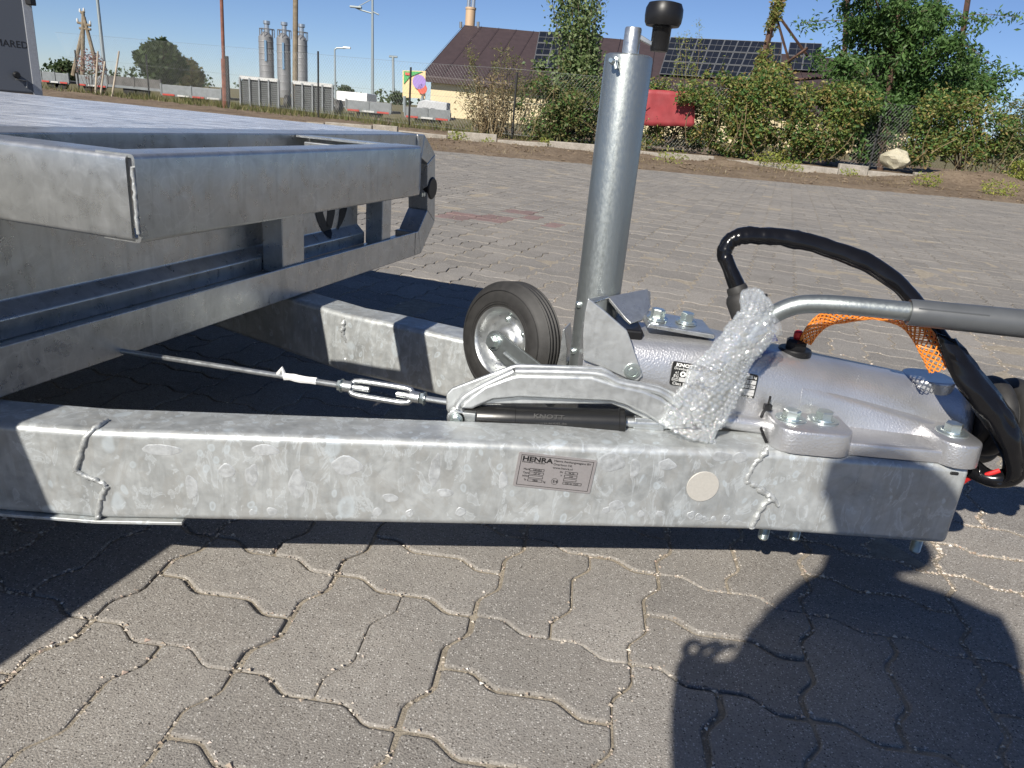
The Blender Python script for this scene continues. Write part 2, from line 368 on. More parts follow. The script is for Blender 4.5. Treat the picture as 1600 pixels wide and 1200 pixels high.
# ------------------------------------------------------------------ setting: ground, pavers, verge, kerb
def sheet(name, x0, x1, y0, y1, nx, ny, zf, mat, parent=None):
    vs = []; fs = []
    for j in range(ny+1):
        for i in range(nx+1):
            x = x0+(x1-x0)*i/nx; y = y0+(y1-y0)*j/ny; vs.append((x, y, zf(x, y)))
    for j in range(ny):
        for i in range(nx):
            a = j*(nx+1)+i; fs.append((a, a+1, a+nx+2, a+nx+1))
    b = MB(); b.add(vs, fs); return b.build(name, mat, parent, smooth=60, fix=False)
o = sheet('field', -1500, 1500, -300, 2600, 4, 4, lambda x, y: -.03, M['field']); tag(o, kind='structure')
YARD = sheet('paved_yard', -24, 26, -6, 12.6, 260, 110, lambda x, y: min(-.0013, -.0022+.0060*MN.noise(V((x*1.9, y*1.9, 7)))+.0015*MN.noise(V((x*7, y*7, 2)))), M['sand']); tag(YARD, kind='structure')
def nz(x, y, s, k=0): return MN.noise(V((x*s, y*s, k)))
def sstep(a, b, x): t = min(1, max(0, (x-a)/(b-a))); return t*t*(3-2*t)
def verge_z(x, y):
    e = 12.25 + .25*nz(x, 0, .5, 3) + .1*nz(x, 0, 2.3, 5)
    z = -.02 + .05*sstep(e-.1, e+.5, y) + (.05*nz(x, y, .8)+.035*nz(x, y, 2.6, 2)+.02*nz(x, y, 6, 9))*sstep(e, e+.8, y)
    z += .1*sstep(17.05, 17.6, y) + .2*max(0, nz(x, 0, .62, 11))*math.exp(-((y-16.65)/.35)**2)
    z += .3*math.exp(-((x-9.6)/1.1)**2-((y-16.1)/.55)**2) + .1*math.exp(-((x-8.2)/1.2)**2-((y-16.2)/.4)**2)
    z += .1*math.exp(-((x+.6)/1.2)**2-((y-14.2)/.6)**2)
    return z
o = sheet('earth_verge', -24, 26, 12.0, 27, 300, 110, verge_z, M['dirt']); tag(o, kind='structure')

LA = .1125; LYAW = .314252
E1 = V((cos(LYAW), -sin(LYAW), 0)); E2 = V((sin(LYAW), cos(LYAW), 0)); LO = V((-.30748, .71843, 0))
def edge_u(i, j, fwd):       # zig-zag unit edge along e1 starting at lattice node
    p = [(i, j), (i+.34, j+.085), (i+.67, j-.085), (i+1, j)]; return p if fwd else p[::-1]
def edge_v(i, j, fwd):
    p = [(i, j), (i-.085, j+.34), (i+.085, j+.67), (i, j+1)]; return p if fwd else p[::-1]
def paver_outline(i, j, along1):
    w_, h_ = (2, 1) if along1 else (1, 2); o = []
    for k in range(w_): o += edge_u(i+k, j, True)[:-1]
    for k in range(h_): o += edge_v(i+w_, j+k, True)[:-1]
    for k in reversed(range(w_)): o += edge_u(i+k, j+h_, False)[:-1]
    for k in reversed(range(h_)): o += edge_v(i, j+k, False)[:-1]
    return o
def inset(poly, d):
    n = len(poly); out = []
    for i in range(n):
        a, b, c = V(poly[i-1]), V(poly[i]), V(poly[(i+1) % n])
        n1 = (b-a).normalized(); n2 = (c-b).normalized(); n1 = V((-n1.y, n1.x)); n2 = V((-n2.y, n2.x))
        m = (n1+n2); m = m/max(.3, m.length_squared)*2
        out.append(b + m*d)
    return out
def paver_mesh(along1, chamfer=True):
    o = [V(p)*LA for p in paver_outline(0, 0, along1)]
    c = sum(o, V((0, 0)))/len(o); o = [p-c for p in o]
    # round the corners a little
    r = []
    for i in range(len(o)):
        a, b, d = o[i-1], o[i], o[(i+1) % len(o)]
        r += [b+(a-b)*.13, b+(d-b)*.13]
    g = .0025; rings = [(inset(r, g), -.03), (inset(r, g), -.0026), (inset(r, g+.0010), -.0008), (inset(r, g+.0030), 0)] if chamfer else [(inset(o, g), -.012), (inset(o, g+.002), 0)]
    n = len(rings[0][0]); vs = []
    for ring, z in rings:
        for p in ring: q = E1*p.x+E2*p.y; vs.append((q.x, q.y, z))
    m = len(rings); fs = [(a*n+k, a*n+(k+1) % n, (a+1)*n+(k+1) % n, (a+1)*n+k) for a in range(m-1) for k in range(n)]
    fs.append(tuple(range((m-1)*n, m*n)))
    return vs, fs, c
P_NEAR = [paver_mesh(a, True) for a in (False, True)]; P_FAR = [paver_mesh(a, False) for a in (False, True)]
def pix(P):
    d = V(P)-CAM; z = d.dot(C_F)
    return (800+F_PX*d.dot(C_R)/z, 600+F_PX*d.dot(C_D)/z, z)
cells = []
for i in range(-150, 150):
    for j in range(-60, 90):
        al = (i+j) % 2 != 0
        for s in (0, 1):
            li, lj = (2*i, 2*j+s) if al else (2*i+s, 2*j)
            c = P_NEAR[al][2]; q = LO + E1*(li*LA+c.x) + E2*(lj*LA+c.y)
            if -1.2 < q.y < 12.45+.1*sin(q.x*3) and abs(q.x) < .85*max(0, q.y)+2.2: cells.append((q, al))
vis = []
for k, (q, al) in enumerate(cells):
    x, y, z = pix(q)
    if z > .2 and -60 < x < 1660 and 400 < y < 1270: vis.append((z, k))
vis.sort(); near = {k for _, k in vis[:300]}
pm = []
for a in (False, True):
    vs, fs, _ = P_NEAR[a]; me = bpy.data.meshes.new('paver'); me.from_pydata(vs, [], fs); me.materials.append(M['paver'])
    for pl in me.polygons: pl.use_smooth = False
    pm.append(me)
big_v = []; big_f = []; big_m = []
reds = [onz(*p) for p in ((712, 337), (778, 343), (804, 331), (832, 341), (856, 351), (745, 338))]
for k, (q, al) in enumerate(cells):
    jx, jy, jz = random.gauss(0, .0011), random.gauss(0, .0011), random.gauss(0, .0009)
    tx, ty = random.gauss(0, .004), random.gauss(0, .004)
    if k in near:
        o = bpy.data.objects.new('paver', pm[al]); COL.objects.link(o); o.parent = YARD
        o.location = (q.x+jx, q.y+jy, jz); o.rotation_euler = (tx, ty, random.gauss(0, .004))
    else:
        vs, fs, _ = (P_NEAR if q.y < 3.2 else P_FAR)[al]; b = len(big_v)
        big_v += [(q.x+jx+v[0], q.y+jy+v[1], v[2]+jz+v[0]*ty+v[1]*tx) for v in vs]; big_f += [tuple(t+b for t in f) for f in fs]
        big_m += [1 if any((q-r).length < .1 for r in reds) else 0]*len(fs)
me = bpy.data.meshes.new('paving'); me.from_pydata(big_v, [], big_f); me.materials.append(M['paver']); me.materials.append(M['redpaver'])
me.polygons.foreach_set('material_index', big_m); me.update()
o = bpy.data.objects.new('paving', me); COL.objects.link(o); o.parent = YARD; o['kind'] = 'stuff'
# grit lying in the joints
g = MB(); ICO = [(0, 0, 1), (.9, 0, .1), (-.4, .8, .15), (-.5, -.75, .1), (.1, .1, -.9)]
for q, al in cells:
    if not (.2 < q.y < 3.0 and abs(q.x) < q.y*.8+.3): continue
    out = paver_outline(0, 0, al); c = P_NEAR[al][2]
    lush = .35+2.2*max(0, MN.noise(V((q.x*1.9, q.y*1.9, 7)))+.15)
    for t in range(int((130 if q.y < 1.5 else 30)*lush)):
        i = random.randrange(len(out)//2); a, b = V(out[i]), V(out[i+1]); p = (a+(b-a)*random.random())*LA-c
        r = random.choice((.0009, .0012, .0016, .0022, .0030))*random.uniform(.75, 1.3)
        if random.random() < .07: r *= 1.6
        p += V((random.gauss(0, .0031), random.gauss(0, .0031)))
        cc = q+E1*p.x+E2*p.y; an = random.random()*6.28; sx = random.uniform(.7, 1.3)
        g.add([(cc.x+r*sx*(v[0]*cos(an)-v[1]*sin(an)), cc.y+r*(v[0]*sin(an)+v[1]*cos(an)), -.0004+r*.6*v[2]+r*.2) for v in ICO],
              [(0, 1, 2), (0, 2, 3), (0, 3, 1), (4, 2, 1), (4, 3, 2), (4, 1, 3)])
for _ in range(260):                            # loose stones on the pavers
    y = random.uniform(.55, 3.2); x = random.uniform(-.85, .85)*y; r = random.uniform(.0008, .002); an = random.random()*6.28
    g.add([(x+r*(v[0]*cos(an)-v[1]*sin(an)), y+r*(v[0]*sin(an)+v[1]*cos(an)), r*.5*v[2]+r*.4) for v in ICO], [(0, 1, 2), (0, 2, 3), (0, 3, 1), (4, 2, 1), (4, 3, 2), (4, 1, 3)])
def grit_mat():
    m, nt, p = new_mat('joint_grit'); gg = nt.nodes.new('ShaderNodeNewGeometry')
    nt.links.new(ramp(nt, gg.outputs['Random Per Island'], [(0, (.26, .2, .15)), (.3, (.42, .36, .29)), (.6, (.56, .5, .42)), (.8, (.4, .29, .23)), (1, (.7, .66, .6))]), p.inputs['Base Color'])
    p.inputs['Roughness'].default_value = .85; return m
o = g.build('joint_grit', grit_mat(), YARD, smooth=0, fix=False); o['kind'] = 'stuff'
# kerb of concrete pieces
KERB = MB(); kx = -5.
KERB.box((6.5, 17.28, -.12), (24, .2, .2)); KERB = KERB.build('kerb', M['concrete']); tag(KERB, kind='structure')
while kx < 18.5:
    L = random.uniform(.85, 1.25) if random.random() > .2 else random.uniform(.4, .7)
    top = .16+random.gauss(0, .03)-.06*(random.random() < .12); yy = 16.95+.012*max(0, kx)+random.gauss(0, .015)
    b = MB().box((kx+L/2, yy, top/2-.15), (L-.02, .13, top+.3), Matrix.Rotation(random.gauss(0, .012), 3, 'Z') @ Matrix.Rotation(random.gauss(0, .012), 3, 'Y'))
    b.build('kerb_stone', M['concrete'], KERB, bevel=.018, seg=2); kx += L

# ------------------------------------------------------------------ the trailer
TR = thing('trailer', 'galvanised flatbed trailer with V drawbar, silver coupling and upright jockey post', 'trailer', (-.6, 1.2, 0))
TA = RAD(16.2); TU = V((sin(TA), cos(TA), 0)); TN = V((cos(TA), -sin(TA), 0)); TO = V((-.668, .881, 0))
def T(a, d, z): return TO + TU*a + TN*d + V((0, 0, z))
def tbox(mb, a0, a1, d0, d1, z0, z1):
    return mb.add([T(a, d, z) for a in (a0, a1) for d in (d0, d1) for z in (z0, z1)], [(0, 1, 3, 2), (4, 6, 7, 5), (0, 4, 5, 1), (2, 3, 7, 6), (0, 2, 6, 4), (1, 5, 7, 3)])
def tprism(mb, az, d0, d1): return mb.prism([T(a, d0, z) for a, z in az], TN*(d1-d0))
def xprism(mb, dz, a0, a1): return mb.prism([T(a0, d, z) for d, z in dz], TU*(a1-a0))
AN, AF = -1.0, 1.31                              # near and far end of the bed
# bed
b = MB(); tbox(b, AN, AF, -4.3, -.10, .574, .594); b.build('deck', M['deck'], TR, bevel=.004)
b = MB(); xprism(b, [(-.005, .53), (-.005, .594), (-.1, .594), (-.1, .588), (-.01, .588), (-.01, .53)], AN, AF-.005); b.build('front_rail', M['sheet'], TR, bevel=.0025)
b = MB(); xprism(b, [(0, .262), (0, .330), (-.005, .330), (-.006, .3165), (-.062, .3145), (-.062, .3095), (-.006, .310), (-.006, .268), (-.05, .268), (-.05, .262)], AN, AF-.03); b.build('bottom_rail', M['sheet'], TR, bevel=.004, seg=3)
b = MB(); xprism(b, [(-.058, .3145), (-.058, .344), (-.079, .3635), (-.079, .585), (-.084, .585), (-.084, .3605), (-.063, .341), (-.063, .3145)], AN, 1.085); b.build('front_panel', M['sheet'], TR, bevel=.003, seg=2)
for a0, a1 in ((-.12, -.04), (.645, .725), (1.085, 1.135)):
    b = MB(); xprism(b, [(-.007, .3155), (-.007, .589), (-.0565, .587), (-.0565, .3155)], a0, a1); b.build('column', M['sheet'], TR, bevel=.003)
# chamfered end of the front frame, with its marker lamp
outer = [(1.27, .262), (1.32, .262), (1.412, .345), (1.392, .54), (1.312, .594), (1.27, .594)]
inner = [(1.27, .330), (1.295, .330), (1.352, .385), (1.340, .515), (1.295, .532), (1.27, .532)]
b = MB()
for s in range(5):
    b.prism([T(outer[s][0], 0, outer[s][1]), T(outer[s+1][0], 0, outer[s+1][1]), T(inner[s+1][0], 0, inner[s+1][1]), T(inner[s][0], 0, inner[s][1])], TN*-.062)
fe = b.build('frame_end', M['sheet'], TR, bevel=.003)
lam = MB(); lam.lathe([(.0, -.02), (.03, -.02), (.032, .001), (.028, .004), (0, .004)], T(1.377, .0, .445), TN, 28)
lam.build('marker_lamp', M['plastic'], fe)
for aa in (1.318, 1.332):
    b = MB(); b.lathe([(.0, 0), (.006, 0), (.006, .006), (0, .006)], T(aa, -.008, .43), TN, 10); b.build('frame_screw', M['bolt'], fe)
b = MB(); tbox(b, 1.20, AF-.005, -4.2, -.12, .43, .572); b.build('side_beam', M['sheet'], TR, bevel=.004)
b = MB(); tbox(b, AN, AN+.08, -4.2, -.12, .43, .572); b.build('side_beam', M['sheet'], TR, bevel=.004)
b = MB(); tbox(b, AN-.02, AN-.002, -4.2, -.07, .262, .57); b.build('light_block_panel', M['sheet'], TR, bevel=.003)  # unseen panel added to stop light leaking in under the deck
for dd in (-.9, -1.8, -2.7):
    b = MB(); tbox(b, AN+.085, 1.195, dd, dd+.06, .45, .572); b.build('cross_beam', M['sheet'], TR, bevel=.004)
# printed emblem on the front panel: two dark blades
def on_front(x, y):
    p = onpl(x, y, T(0, -.0778, 0), TN)
    if p.z < .3645:
        n = (TU.cross(T(0, -.079, .3635)-T(0, -.058, .344))).normalized()
        p = onpl(x, y, T(0, -.058, .344)+n*(.0012 if n.z > 0 else -.0012), n)
    return p
b = MB()
for L, Rr in (([(492, 322), (493, 333), (496, 345), (500, 354), (505, 362), (511, 369), (516, 373)], [(503, 320), (505, 333), (509, 345), (513, 352), (517.5, 358), (519, 365), (517.5, 373)]),
             ([(513.5, 320), (512, 335), (511, 344), (509.5, 353)], [(525, 318), (523, 335), (520.5, 347), (518, 357)]),
             ([(533, 315), (531, 330), (530, 340), (528, 352), (527.5, 358)], [(545, 312), (542, 328), (539, 339), (534, 350), (528.5, 359)])):
    vs = [on_front(*p) for p in L] + [on_front(*p) for p in Rr]; n = len(L)
    b.add(vs, [(i, i+1, n+i+1, n+i) for i in range(n-1)])
b.build('printed_emblem', M['black'], TR, fix=False)
# nose frame: four channel members in front of the bed, open in the middle
NZ0, NZ1, ND, NA = .497, .593, .25, .745
def channel(mb, P, out, L, along, notch):
    NZ0, NZ1 = .497+notch, .593-notch
    # web at the outside, flanges inwards, rounded outer edges
    r = .0055; t = .004; f = .052
    prof = []
    for k in range(5): an = pi/2*k/4; prof.append((-r+r*sin(an), NZ0+r-r*cos(an)))
    for k in range(5): an = pi/2*k/4; prof.append((-r+r*cos(an), NZ1-r+r*sin(an)))
    prof = [(-f, NZ0)] + prof + [(-f, NZ1), (-f, NZ1-t)]
    for k in range(5): an = pi/2*(4-k)/4; prof.append((-r+(r-t)*cos(an), NZ1-r+(r-t)*sin(an)))
    for k in range(5): an = pi/2*(4-k)/4; prof.append((-r+(r-t)*sin(an), NZ0+r-(r-t)*cos(an)))
    prof.append((-f, NZ0+t))
    mb.prism([P + out*d + V((0, 0, z)) for d, z in prof], along*L)
nose = []
b = MB(); channel(b, T(.0035, ND, 0), TN, NA-.007, TU, 0); nf = b.build('nose_front', M['sheet'], TR, smooth=40)
b = MB(); channel(b, T(0, -.003, 0), -TU, ND-.006, TN, .0012); b.build('nose_side', M['sheet'], TR, smooth=40)
b = MB(); channel(b, T(NA, -.003, 0), TU, ND-.006, TN, .0012); b.build('nose_side', M['sheet'], TR, smooth=40)
b = MB(); b.tube([T(.0018+random.gauss(0, .0005), ND-.0018+random.gauss(0, .0005), NZ0+.011+k*(NZ1-NZ0-.024)/16) for k in range(17)], [.0020+random.random()*.0007 for _ in range(17)], 8)
b.build('corner_weld', M['weld'], nf, smooth=60)
b = MB(); b.tube([T(NA-.004, ND-.0035, NZ0+.011+k*(NZ1-NZ0-.024)/8) for k in range(9)], .0045, 8); b.build('corner_weld', M['weld'], nf, smooth=60)
b = MB(); tbox(b, NA-.06, NA-.05, .02, .16, NZ1-.05, NZ1-.012); b.build('nose_gusset', M['sheet'], TR, bevel=.002)

# drawbar beams
def beam(name, front, side, z0=.13, z1=.257, wdt=.078):
    P = [V((x, y)) for x, y in front]; back = []
    for i in range(len(P)):
        t = (P[min(i+1, len(P)-1)]-P[max(i-1, 0)]).normalized(); back.append(P[i]+V((-t.y, t.x))*wdt*side)
    poly = [(p.x, p.y, z0) for p in P] + [(p.x, p.y, z0) for p in back[::-1]]
    b = MB().prism(poly, (0, 0, z1-z0)); return b.build(name, M['beam'], TR, bevel=.0105, seg=4, smooth=50)
NB = [(-1.9, .87), (-.645, .8165), (-.522, .8195), (.371, .942), (.657, .952)]
nb = beam('drawbar_beam', NB, 1)
fb = beam('drawbar_beam', [(-1.9, 2.42), (-.512, 1.548), (-.355, 1.447), (-.27, 1.418), (.36, 1.14), (.657, 1.13)], 1)
BF_N = V((.9-.0, 0, 0)); FN = V((.1225, -.893, 0)).normalized()
def nface(x, y, off=.0015): return onpl(x, y, V((-.522, .8195, 0))+FN*off, FN)
FN2 = V((.01, -.286, 0)).normalized()
def nface2(x, y, off=.0015): return onpl(x, y, V((.371, .942, 0))+FN2*off, FN2)
def weld(pts, r, parent, n=7, wob=.0006):
    P = smooth_path(pts, n); N_ = len(P)
    Q = [p+V((MN.noise(V((i*.55, 0, r*999)))*r*.9, r*.35, MN.noise(V((i*.55, 5, r*999)))*r*.7)) for i, p in enumerate(P)]
    rr = [r*(1.05+.55*MN.noise(V((i*.38, 9, r*999)))+.10*(i % 2)) for i in range(N_)]
    b = MB().tube(Q, rr, 10); o = b.build('weld_seam', M['weld'], parent, smooth=80)
    return o
weld([onz(166, 657.5, .2578), onz(150, 668, .2578), nface(133, 684, .001), nface(126, 706), nface(118, 732), nface(120, 738), nface(140, 747), nface(162, 757), nface(164, 763), nface(157, 778), nface(153, 800), nface(152, 811)], .0030, nb)
weld([nface2(1199, 702), nface2(1188, 716), nface2(1177, 728), nface2(1167, 748), nface2(1172, 754), nface2(1190, 764), nface2(1203, 776), nface2(1196, 787), nface2(1183, 806), nface2(1174, 825)], .0040, nb, 7, .0009)
weld([nface2(1178, 757), nface2(1192, 768), nface2(1205, 777), nface2(1216, 790)], .0036, nb, 6, .001)
fbn = V((.25, -.63, 0)).normalized()
weld([onpl(x, y, V((-.355, 1.447, 0))+fbn*.002, fbn) for x, y in ((537, 500), (535, 510), (535, 520), (541, 532), (547, 545), (545, 553), (541, 562))], .0042, fb, 6, .001)
b = MB(); b.prism([(-1.2, .832, .1255), (-.645, .8135, .1255), (-.522, .8165, .1255), (-.415, .831, .1255), (-.42, .88, .1255), (-1.2, .90, .1255)], (0, 0, .0045)); b.build('wear_strip', M['beam'], nb, bevel=.001)
b = MB(); b.box((.0, 0, 0), (.012, .004, .0045)); 
sl_ = b.build('drain_slot', M['black'], nb, bevel=.0015); sl_.location = nface2(1491, 739.5, .0)
# drops and runs of zinc standing proud of the face
def zrun(x, y, rx, ry, hh=.0009, inner=True):
    hh *= .32
    c = nface(x, y, 0); ex = V((FN.y, -FN.x, 0)); ex = -ex if ex.x < 0 else ex; ez = V((0, 0, 1)); k = 1./1085.; ph_ = random.random()*9
    def ringp(sc_, off): return [c+ex*(rx*k*sc_*(1+.42*MN.noise(V((cos(t), sin(t), ph_))))*cos(t))+ez*(ry*k*sc_*(1+.45*MN.noise(V((cos(t), sin(t), ph_+3))))*sin(t))+FN*off for t in [2*pi*i/20 for i in range(20)]]
    rs = [ringp(1, -.0002), ringp(.93, hh), ringp(.8, hh*1.15)]
    if inner: rs += [ringp(.62, hh*.55), ringp(.4, hh*.5), ringp(.3, hh*.95)]
    n = 20; m = len(rs); b = MB(); b.add([p for r in rs for p in r], [(a*n+i, a*n+(i+1) % n, (a+1)*n+(i+1) % n, (a+1)*n+i) for a in range(m-1) for i in range(n)]+[tuple(range((m-1)*n, m*n))])
    b.build('zinc_run', M['zincrun'], nb, smooth=60)
for a_ in ((545, 727, 23, 14), (416, 703, 20, 8, .0005, False), (253, 702, 28, 9, .0005, False), (355, 736, 11, 11), (299, 760, 10, 20, .0006, False), (466, 757, 12, 22, .0006, False), (394, 742, 10, 18, .0005, False), (957, 722, 22, 14), (992, 730, 9, 16, .0005, False), (1042, 727, 14, 10, .0005, False), (1128, 714, 17, 9, .0005, False), (1158, 715, 13, 8, .0005, False), (1092, 808, 7, 7), (1101, 811, 5, 5, .0005, False), (1115, 811, 5, 5, .0005, False), (1134, 810, 7, 7), (1080, 805, 7, 8), (1030, 803, 6, 6, .0005, False), (1002, 803, 6, 6, .0005, False), (948, 797, 7, 6, .0005, False), (965, 789, 13, 7, .0005, False), (720, 800, 8, 8), (640, 802, 6, 7), (590, 800, 7, 7, .0005, False), (425, 799, 9, 7, .0005, False), (395, 801, 6, 5, .0005, False), (786, 750, 8, 15, .0005, False), (696, 770, 13, 7, .0005, False), (610, 778, 12, 7, .0005, False), (680, 735, 9, 26, .0004, False)): zrun(*a_)
# rating plate on the near beam
pc = [nface(*p, .0014) for p in ((810.5, 705), (934.7, 719), (927, 773.5), (805, 760))]
px_ = (pc[1]-pc[0]); pw = (pc[1]-pc[0]).length; ph = (pc[3]-pc[0]).length; px_.normalize(); pz_ = FN.cross(px_).normalized()
if pz_.z < 0: pz_ = -pz_
PM = Matrix(((px_.x, pz_.x, FN.x), (px_.y, pz_.y, FN.y), (px_.z, pz_.z, FN.z)))
p0 = pc[0]
def plate_pt(u, v, off=.0): return p0 + px_*(u*pw) - pz_*(v*ph) + FN*off
b = MB(); rc = []
for cu, cv, a0 in ((.97, .06, 0), (.03, .06, 90), (.03, .94, 180), (.97, .94, 270)):
    for k in range(4): an = RAD(a0+k*30); rc.append(plate_pt(cu+.022*cos(an), cv-.045*sin(an), -.0012))
b.prism(rc, FN*.0012); plate = b.build('rating_plate', M['platefoil'], TR, smooth=0)
b = MB()
def prect(b, u0, v0, u1, v1, th=.008):
    for (a, c, e, f) in ((u0, v0, u1, v0+th*2), (u0, v1-th*2, u1, v1), (u0, v0, u0+th, v1), (u1-th, v0, u1, v1)):
        b.add([plate_pt(a, c, .0003), plate_pt(e, c, .0003), plate_pt(e, f, .0003), plate_pt(a, f, .0003)], [(0, 1, 2, 3)])
prect(b, .045, .07, .955, .93, .006)
for v in (.40, .50, .60, .70): prect(b, .175, v+.03, .36, v+.105, .006)
for v in (.385, .485, .585): prect(b, .62, v+.03, .785, v+.105, .006)
prect(b, .62, .715, .86, .79, .006)
cc = [(.515+.043*cos(RAD(t)), .735+.092*sin(RAD(t))) for t in range(0, 360, 20)]; ci = [(.515+.039*cos(RAD(t)), .735+.083*sin(RAD(t))) for t in range(0, 360, 20)]
b.add([plate_pt(*q, .0003) for q in cc+ci], [(i, (i+1) % 18, 18+(i+1) % 18, 18+i) for i in range(18)])
b.build('plate_lines', M['black'], plate, fix=False, smooth=0)
def text(body, org, ux, uy, size, mat, parent, bold=0., align='LEFT', sx=1., ext=.00008):
    c = bpy.data.curves.new('lettering', 'FONT'); c.body = body; c.size = size; c.align_x = align; c.offset = bold; c.extrude = ext
    c.resolution_u = 3
    o = bpy.data.objects.new('lettering', c); COL.objects.link(o); c.materials.append(mat)
    ux = V(ux).normalized(); uy = V(uy).normalized(); un = ux.cross(uy).normalized()
    o.matrix_local = Matrix(((ux.x*sx, uy.x, un.x, org[0]), (ux.y*sx, uy.y, un.y, org[1]), (ux.z*sx, uy.z, un.z, org[2]), (0, 0, 0, 1)))
    dg = bpy.context.evaluated_depsgraph_get(); me = bpy.data.meshes.new_from_object(o.evaluated_get(dg)); mw = o.matrix_local.copy()
    bpy.data.objects.remove(o); bpy.data.curves.remove(c)
    o = bpy.data.objects.new('lettering', me); COL.objects.link(o); o.matrix_local = mw
    if not me.materials: me.materials.append(mat)
    if parent:
        o.parent = parent
        if parent.type == 'EMPTY': o.matrix_parent_inverse = Matrix.Translation(-parent.location)
    return o
def ptext(s, u, v, h, bold=0, sx=1.): return text(s, plate_pt(u, v, .0004), px_, pz_, h*ph, M['black'], plate, bold, sx=sx)
ptext('HENRA', .062, .235, .185, .0003, 1.3); ptext('RELIABLE  TRAILERS', .065, .285, .05, 0, 1.35)
ptext('Henra Aanhangwagens BV', .455, .175, .082, .0, 1.12); ptext('Overloon NL', .455, .275, .082, 0, 1.12); ptext('www.henra.nl', .455, .37, .082, 0, 1.15)
for s, u, v in (('Merk', .1, .49), ('Type', .1, .59), ('MTM', .1, .69), ('St', .13, .79), ('Dc', .555, .47), ('V', .57, .57), ('kg', .37, .8)): ptext(s, u, v, .075)
for s, u, v in (('HENRA', .22, .495), ('DF 27', .235, .595), ('2800', .235, .795), ('34.20', .665, .48), ('150', .68, .58), ('55R 01 1267', .645, .782)): ptext(s, u, v, .07)
ptext('E4', .49, .775, .12, 0, 1.1)
b = MB(); rp = nface(1098, 760, 0); b.lathe([(0, 0), (.0235, 0), (.0235, .0008), (.023, .0012), (0, .0012)], rp, FN, 40); b.build('round_seal', M['roundfoil'], TR)

# overrun coupling: silver painted casting
CY = 1.09
def ctop(x): return float(np.interp(x, [.10, .165, .30, .47, .62, .70], [.378, .380, .381, .360, .343, .335]))
def cwid(x): return float(np.interp(x, [.10, .25, .42, .50, .62, .70], [.074, .074, .072, .064, .060, .062]))
b = MB(); NS = 30; rings = []
xs = [.10+.0*k for k in range(1)] + list(np.linspace(.11, .685, 42)) + [.692, .697]
for xi, x in enumerate(xs):
    t = ctop(x); wd = cwid(x); zb = .262; sh = 0 if xi < len(xs)-2 else (.003, .008)[xi-len(xs)+2]
    ex = float(np.interp(x, [.1, .3, .45, .7], [4.2, 4.0, 2.7, 2.3])); ring = []
    for k in range(NS+1):
        an = pi*k/NS; cy = -cos(an); cz = sin(an)
        yy = math.copysign(abs(cy)**(2/ex), cy)*(wd-sh); zz = abs(cz)**(2/ex)*(t-zb-sh)
        ring.append((x, CY+yy, zb+zz))
    rings.append(ring)
vs = [p for r in rings for p in r]; n = NS+1
fs = [(i*n+k, i*n+k+1, (i+1)*n+k+1, (i+1)*n+k) for i in range(len(rings)-1) for k in range(NS)]
fs += [tuple(range(n)), tuple(range((len(rings)-1)*n, len(rings)*n))]; b.add(vs, fs)
CP = b.build('coupling_housing', M['cast'], TR, smooth=45)
# mounting flange with pads, gusset and boss
def pad(mb, x0, x1, y0, y1, z0, z1, r, taper=.0):
    o = []
    for cx, cy, a0 in ((x1-r, y1-r, 0), (x0+r, y1-r, 90), (x0+r, y0+r, 180), (x1-r, y0+r, 270)):
        for k in range(6): an = RAD(a0+k*18); o.append((cx+r*cos(an), cy+r*sin(an)))
    cx, cy = (x0+x1)/2, (y0+y1)/2; n = len(o); rr = .004
    vs = []
    for sc_, z in ((1+taper, z0), (1+taper, z0+.002), (1., z1-rr), (.985, z1-rr*.3), (.95, z1)):
        vs += [(cx+(px-cx)*sc_, cy+(py-cy)*sc_, z) for px, py in o]
    fs = [(a*n+k, a*n+(k+1) % n, (a+1)*n+(k+1) % n, (a+1)*n+k) for a in range(4) for k in range(n)]+[tuple(range(n))[::-1], tuple(range(4*n, 5*n))]
    mb.add(vs, fs)
for sgn in (1, -1):
    Y_ = lambda y: y if sgn == 1 else 2*CY-y
    b = MB()
    def ypad(x0, x1, y0, y1, z0, z1, r, tp=0.):
        a, c = sorted((Y_(y0), Y_(y1))); pad(b, x0, x1, a, c, z0, z1, r, tp)
    ypad(.374, .486, .944, 1.05, .2575, .291, .03, .03); ypad(.47, .63, .9555, 1.055, .2580, .2765, .01); ypad(.606, .668, .944, 1.05, .2575, .292, .028, .03)
    # gusset: the body swells out from a ridge line towards the front boss
    vs = []; nu, nv = 14, 8
    for i in range(nu+1):
        u = i/nu; x = .425+.225*u; zr = .334-.044*u; t_ = ctop(x); wd = cwid(x); ex = float(np.interp(x, [.1, .3, .45, .7], [4.2, 4.0, 2.7, 2.3]))
        for j in range(nv+1):
            v = j/nv; z = .268+(zr-.268)*(1-v); q = min(1, max(0, (z-.262)/(t_-.262)))
            yb = CY-wd*(1-q**ex)**(1/ex); bul = (.0006+.034*u**1.3*(.35+.65*v)) if j else -.002
            vs.append((x, Y_(yb-bul), z))
        vs.append((x, Y_(CY-.02), .268)); vs.append((x, Y_(CY-.02), zr-.004))
    m = nv+3; b.add(vs, [(i*m+k, i*m+(k+1) % m, (i+1)*m+(k+1) % m, (i+1)*m+k) for i in range(nu) for k in range(m)]+[tuple(range(m)), tuple(range(nu*m, (nu+1)*m))])
    b.build('coupling_flange', M['cast'], CP, smooth=50)
b = MB(); pad(b, .60, .672, 1.05, 1.12, .30, .346, .03); b.build('coupling_boss', M['cast'], CP, smooth=40)
b = MB(); b.tube([(.305, 1.013, .272), (.365, 1.011, .270), (.38, 1.011, .268)], [.013, .013, .012], 14); b.build('coupling_rib', M['cast'], CP)
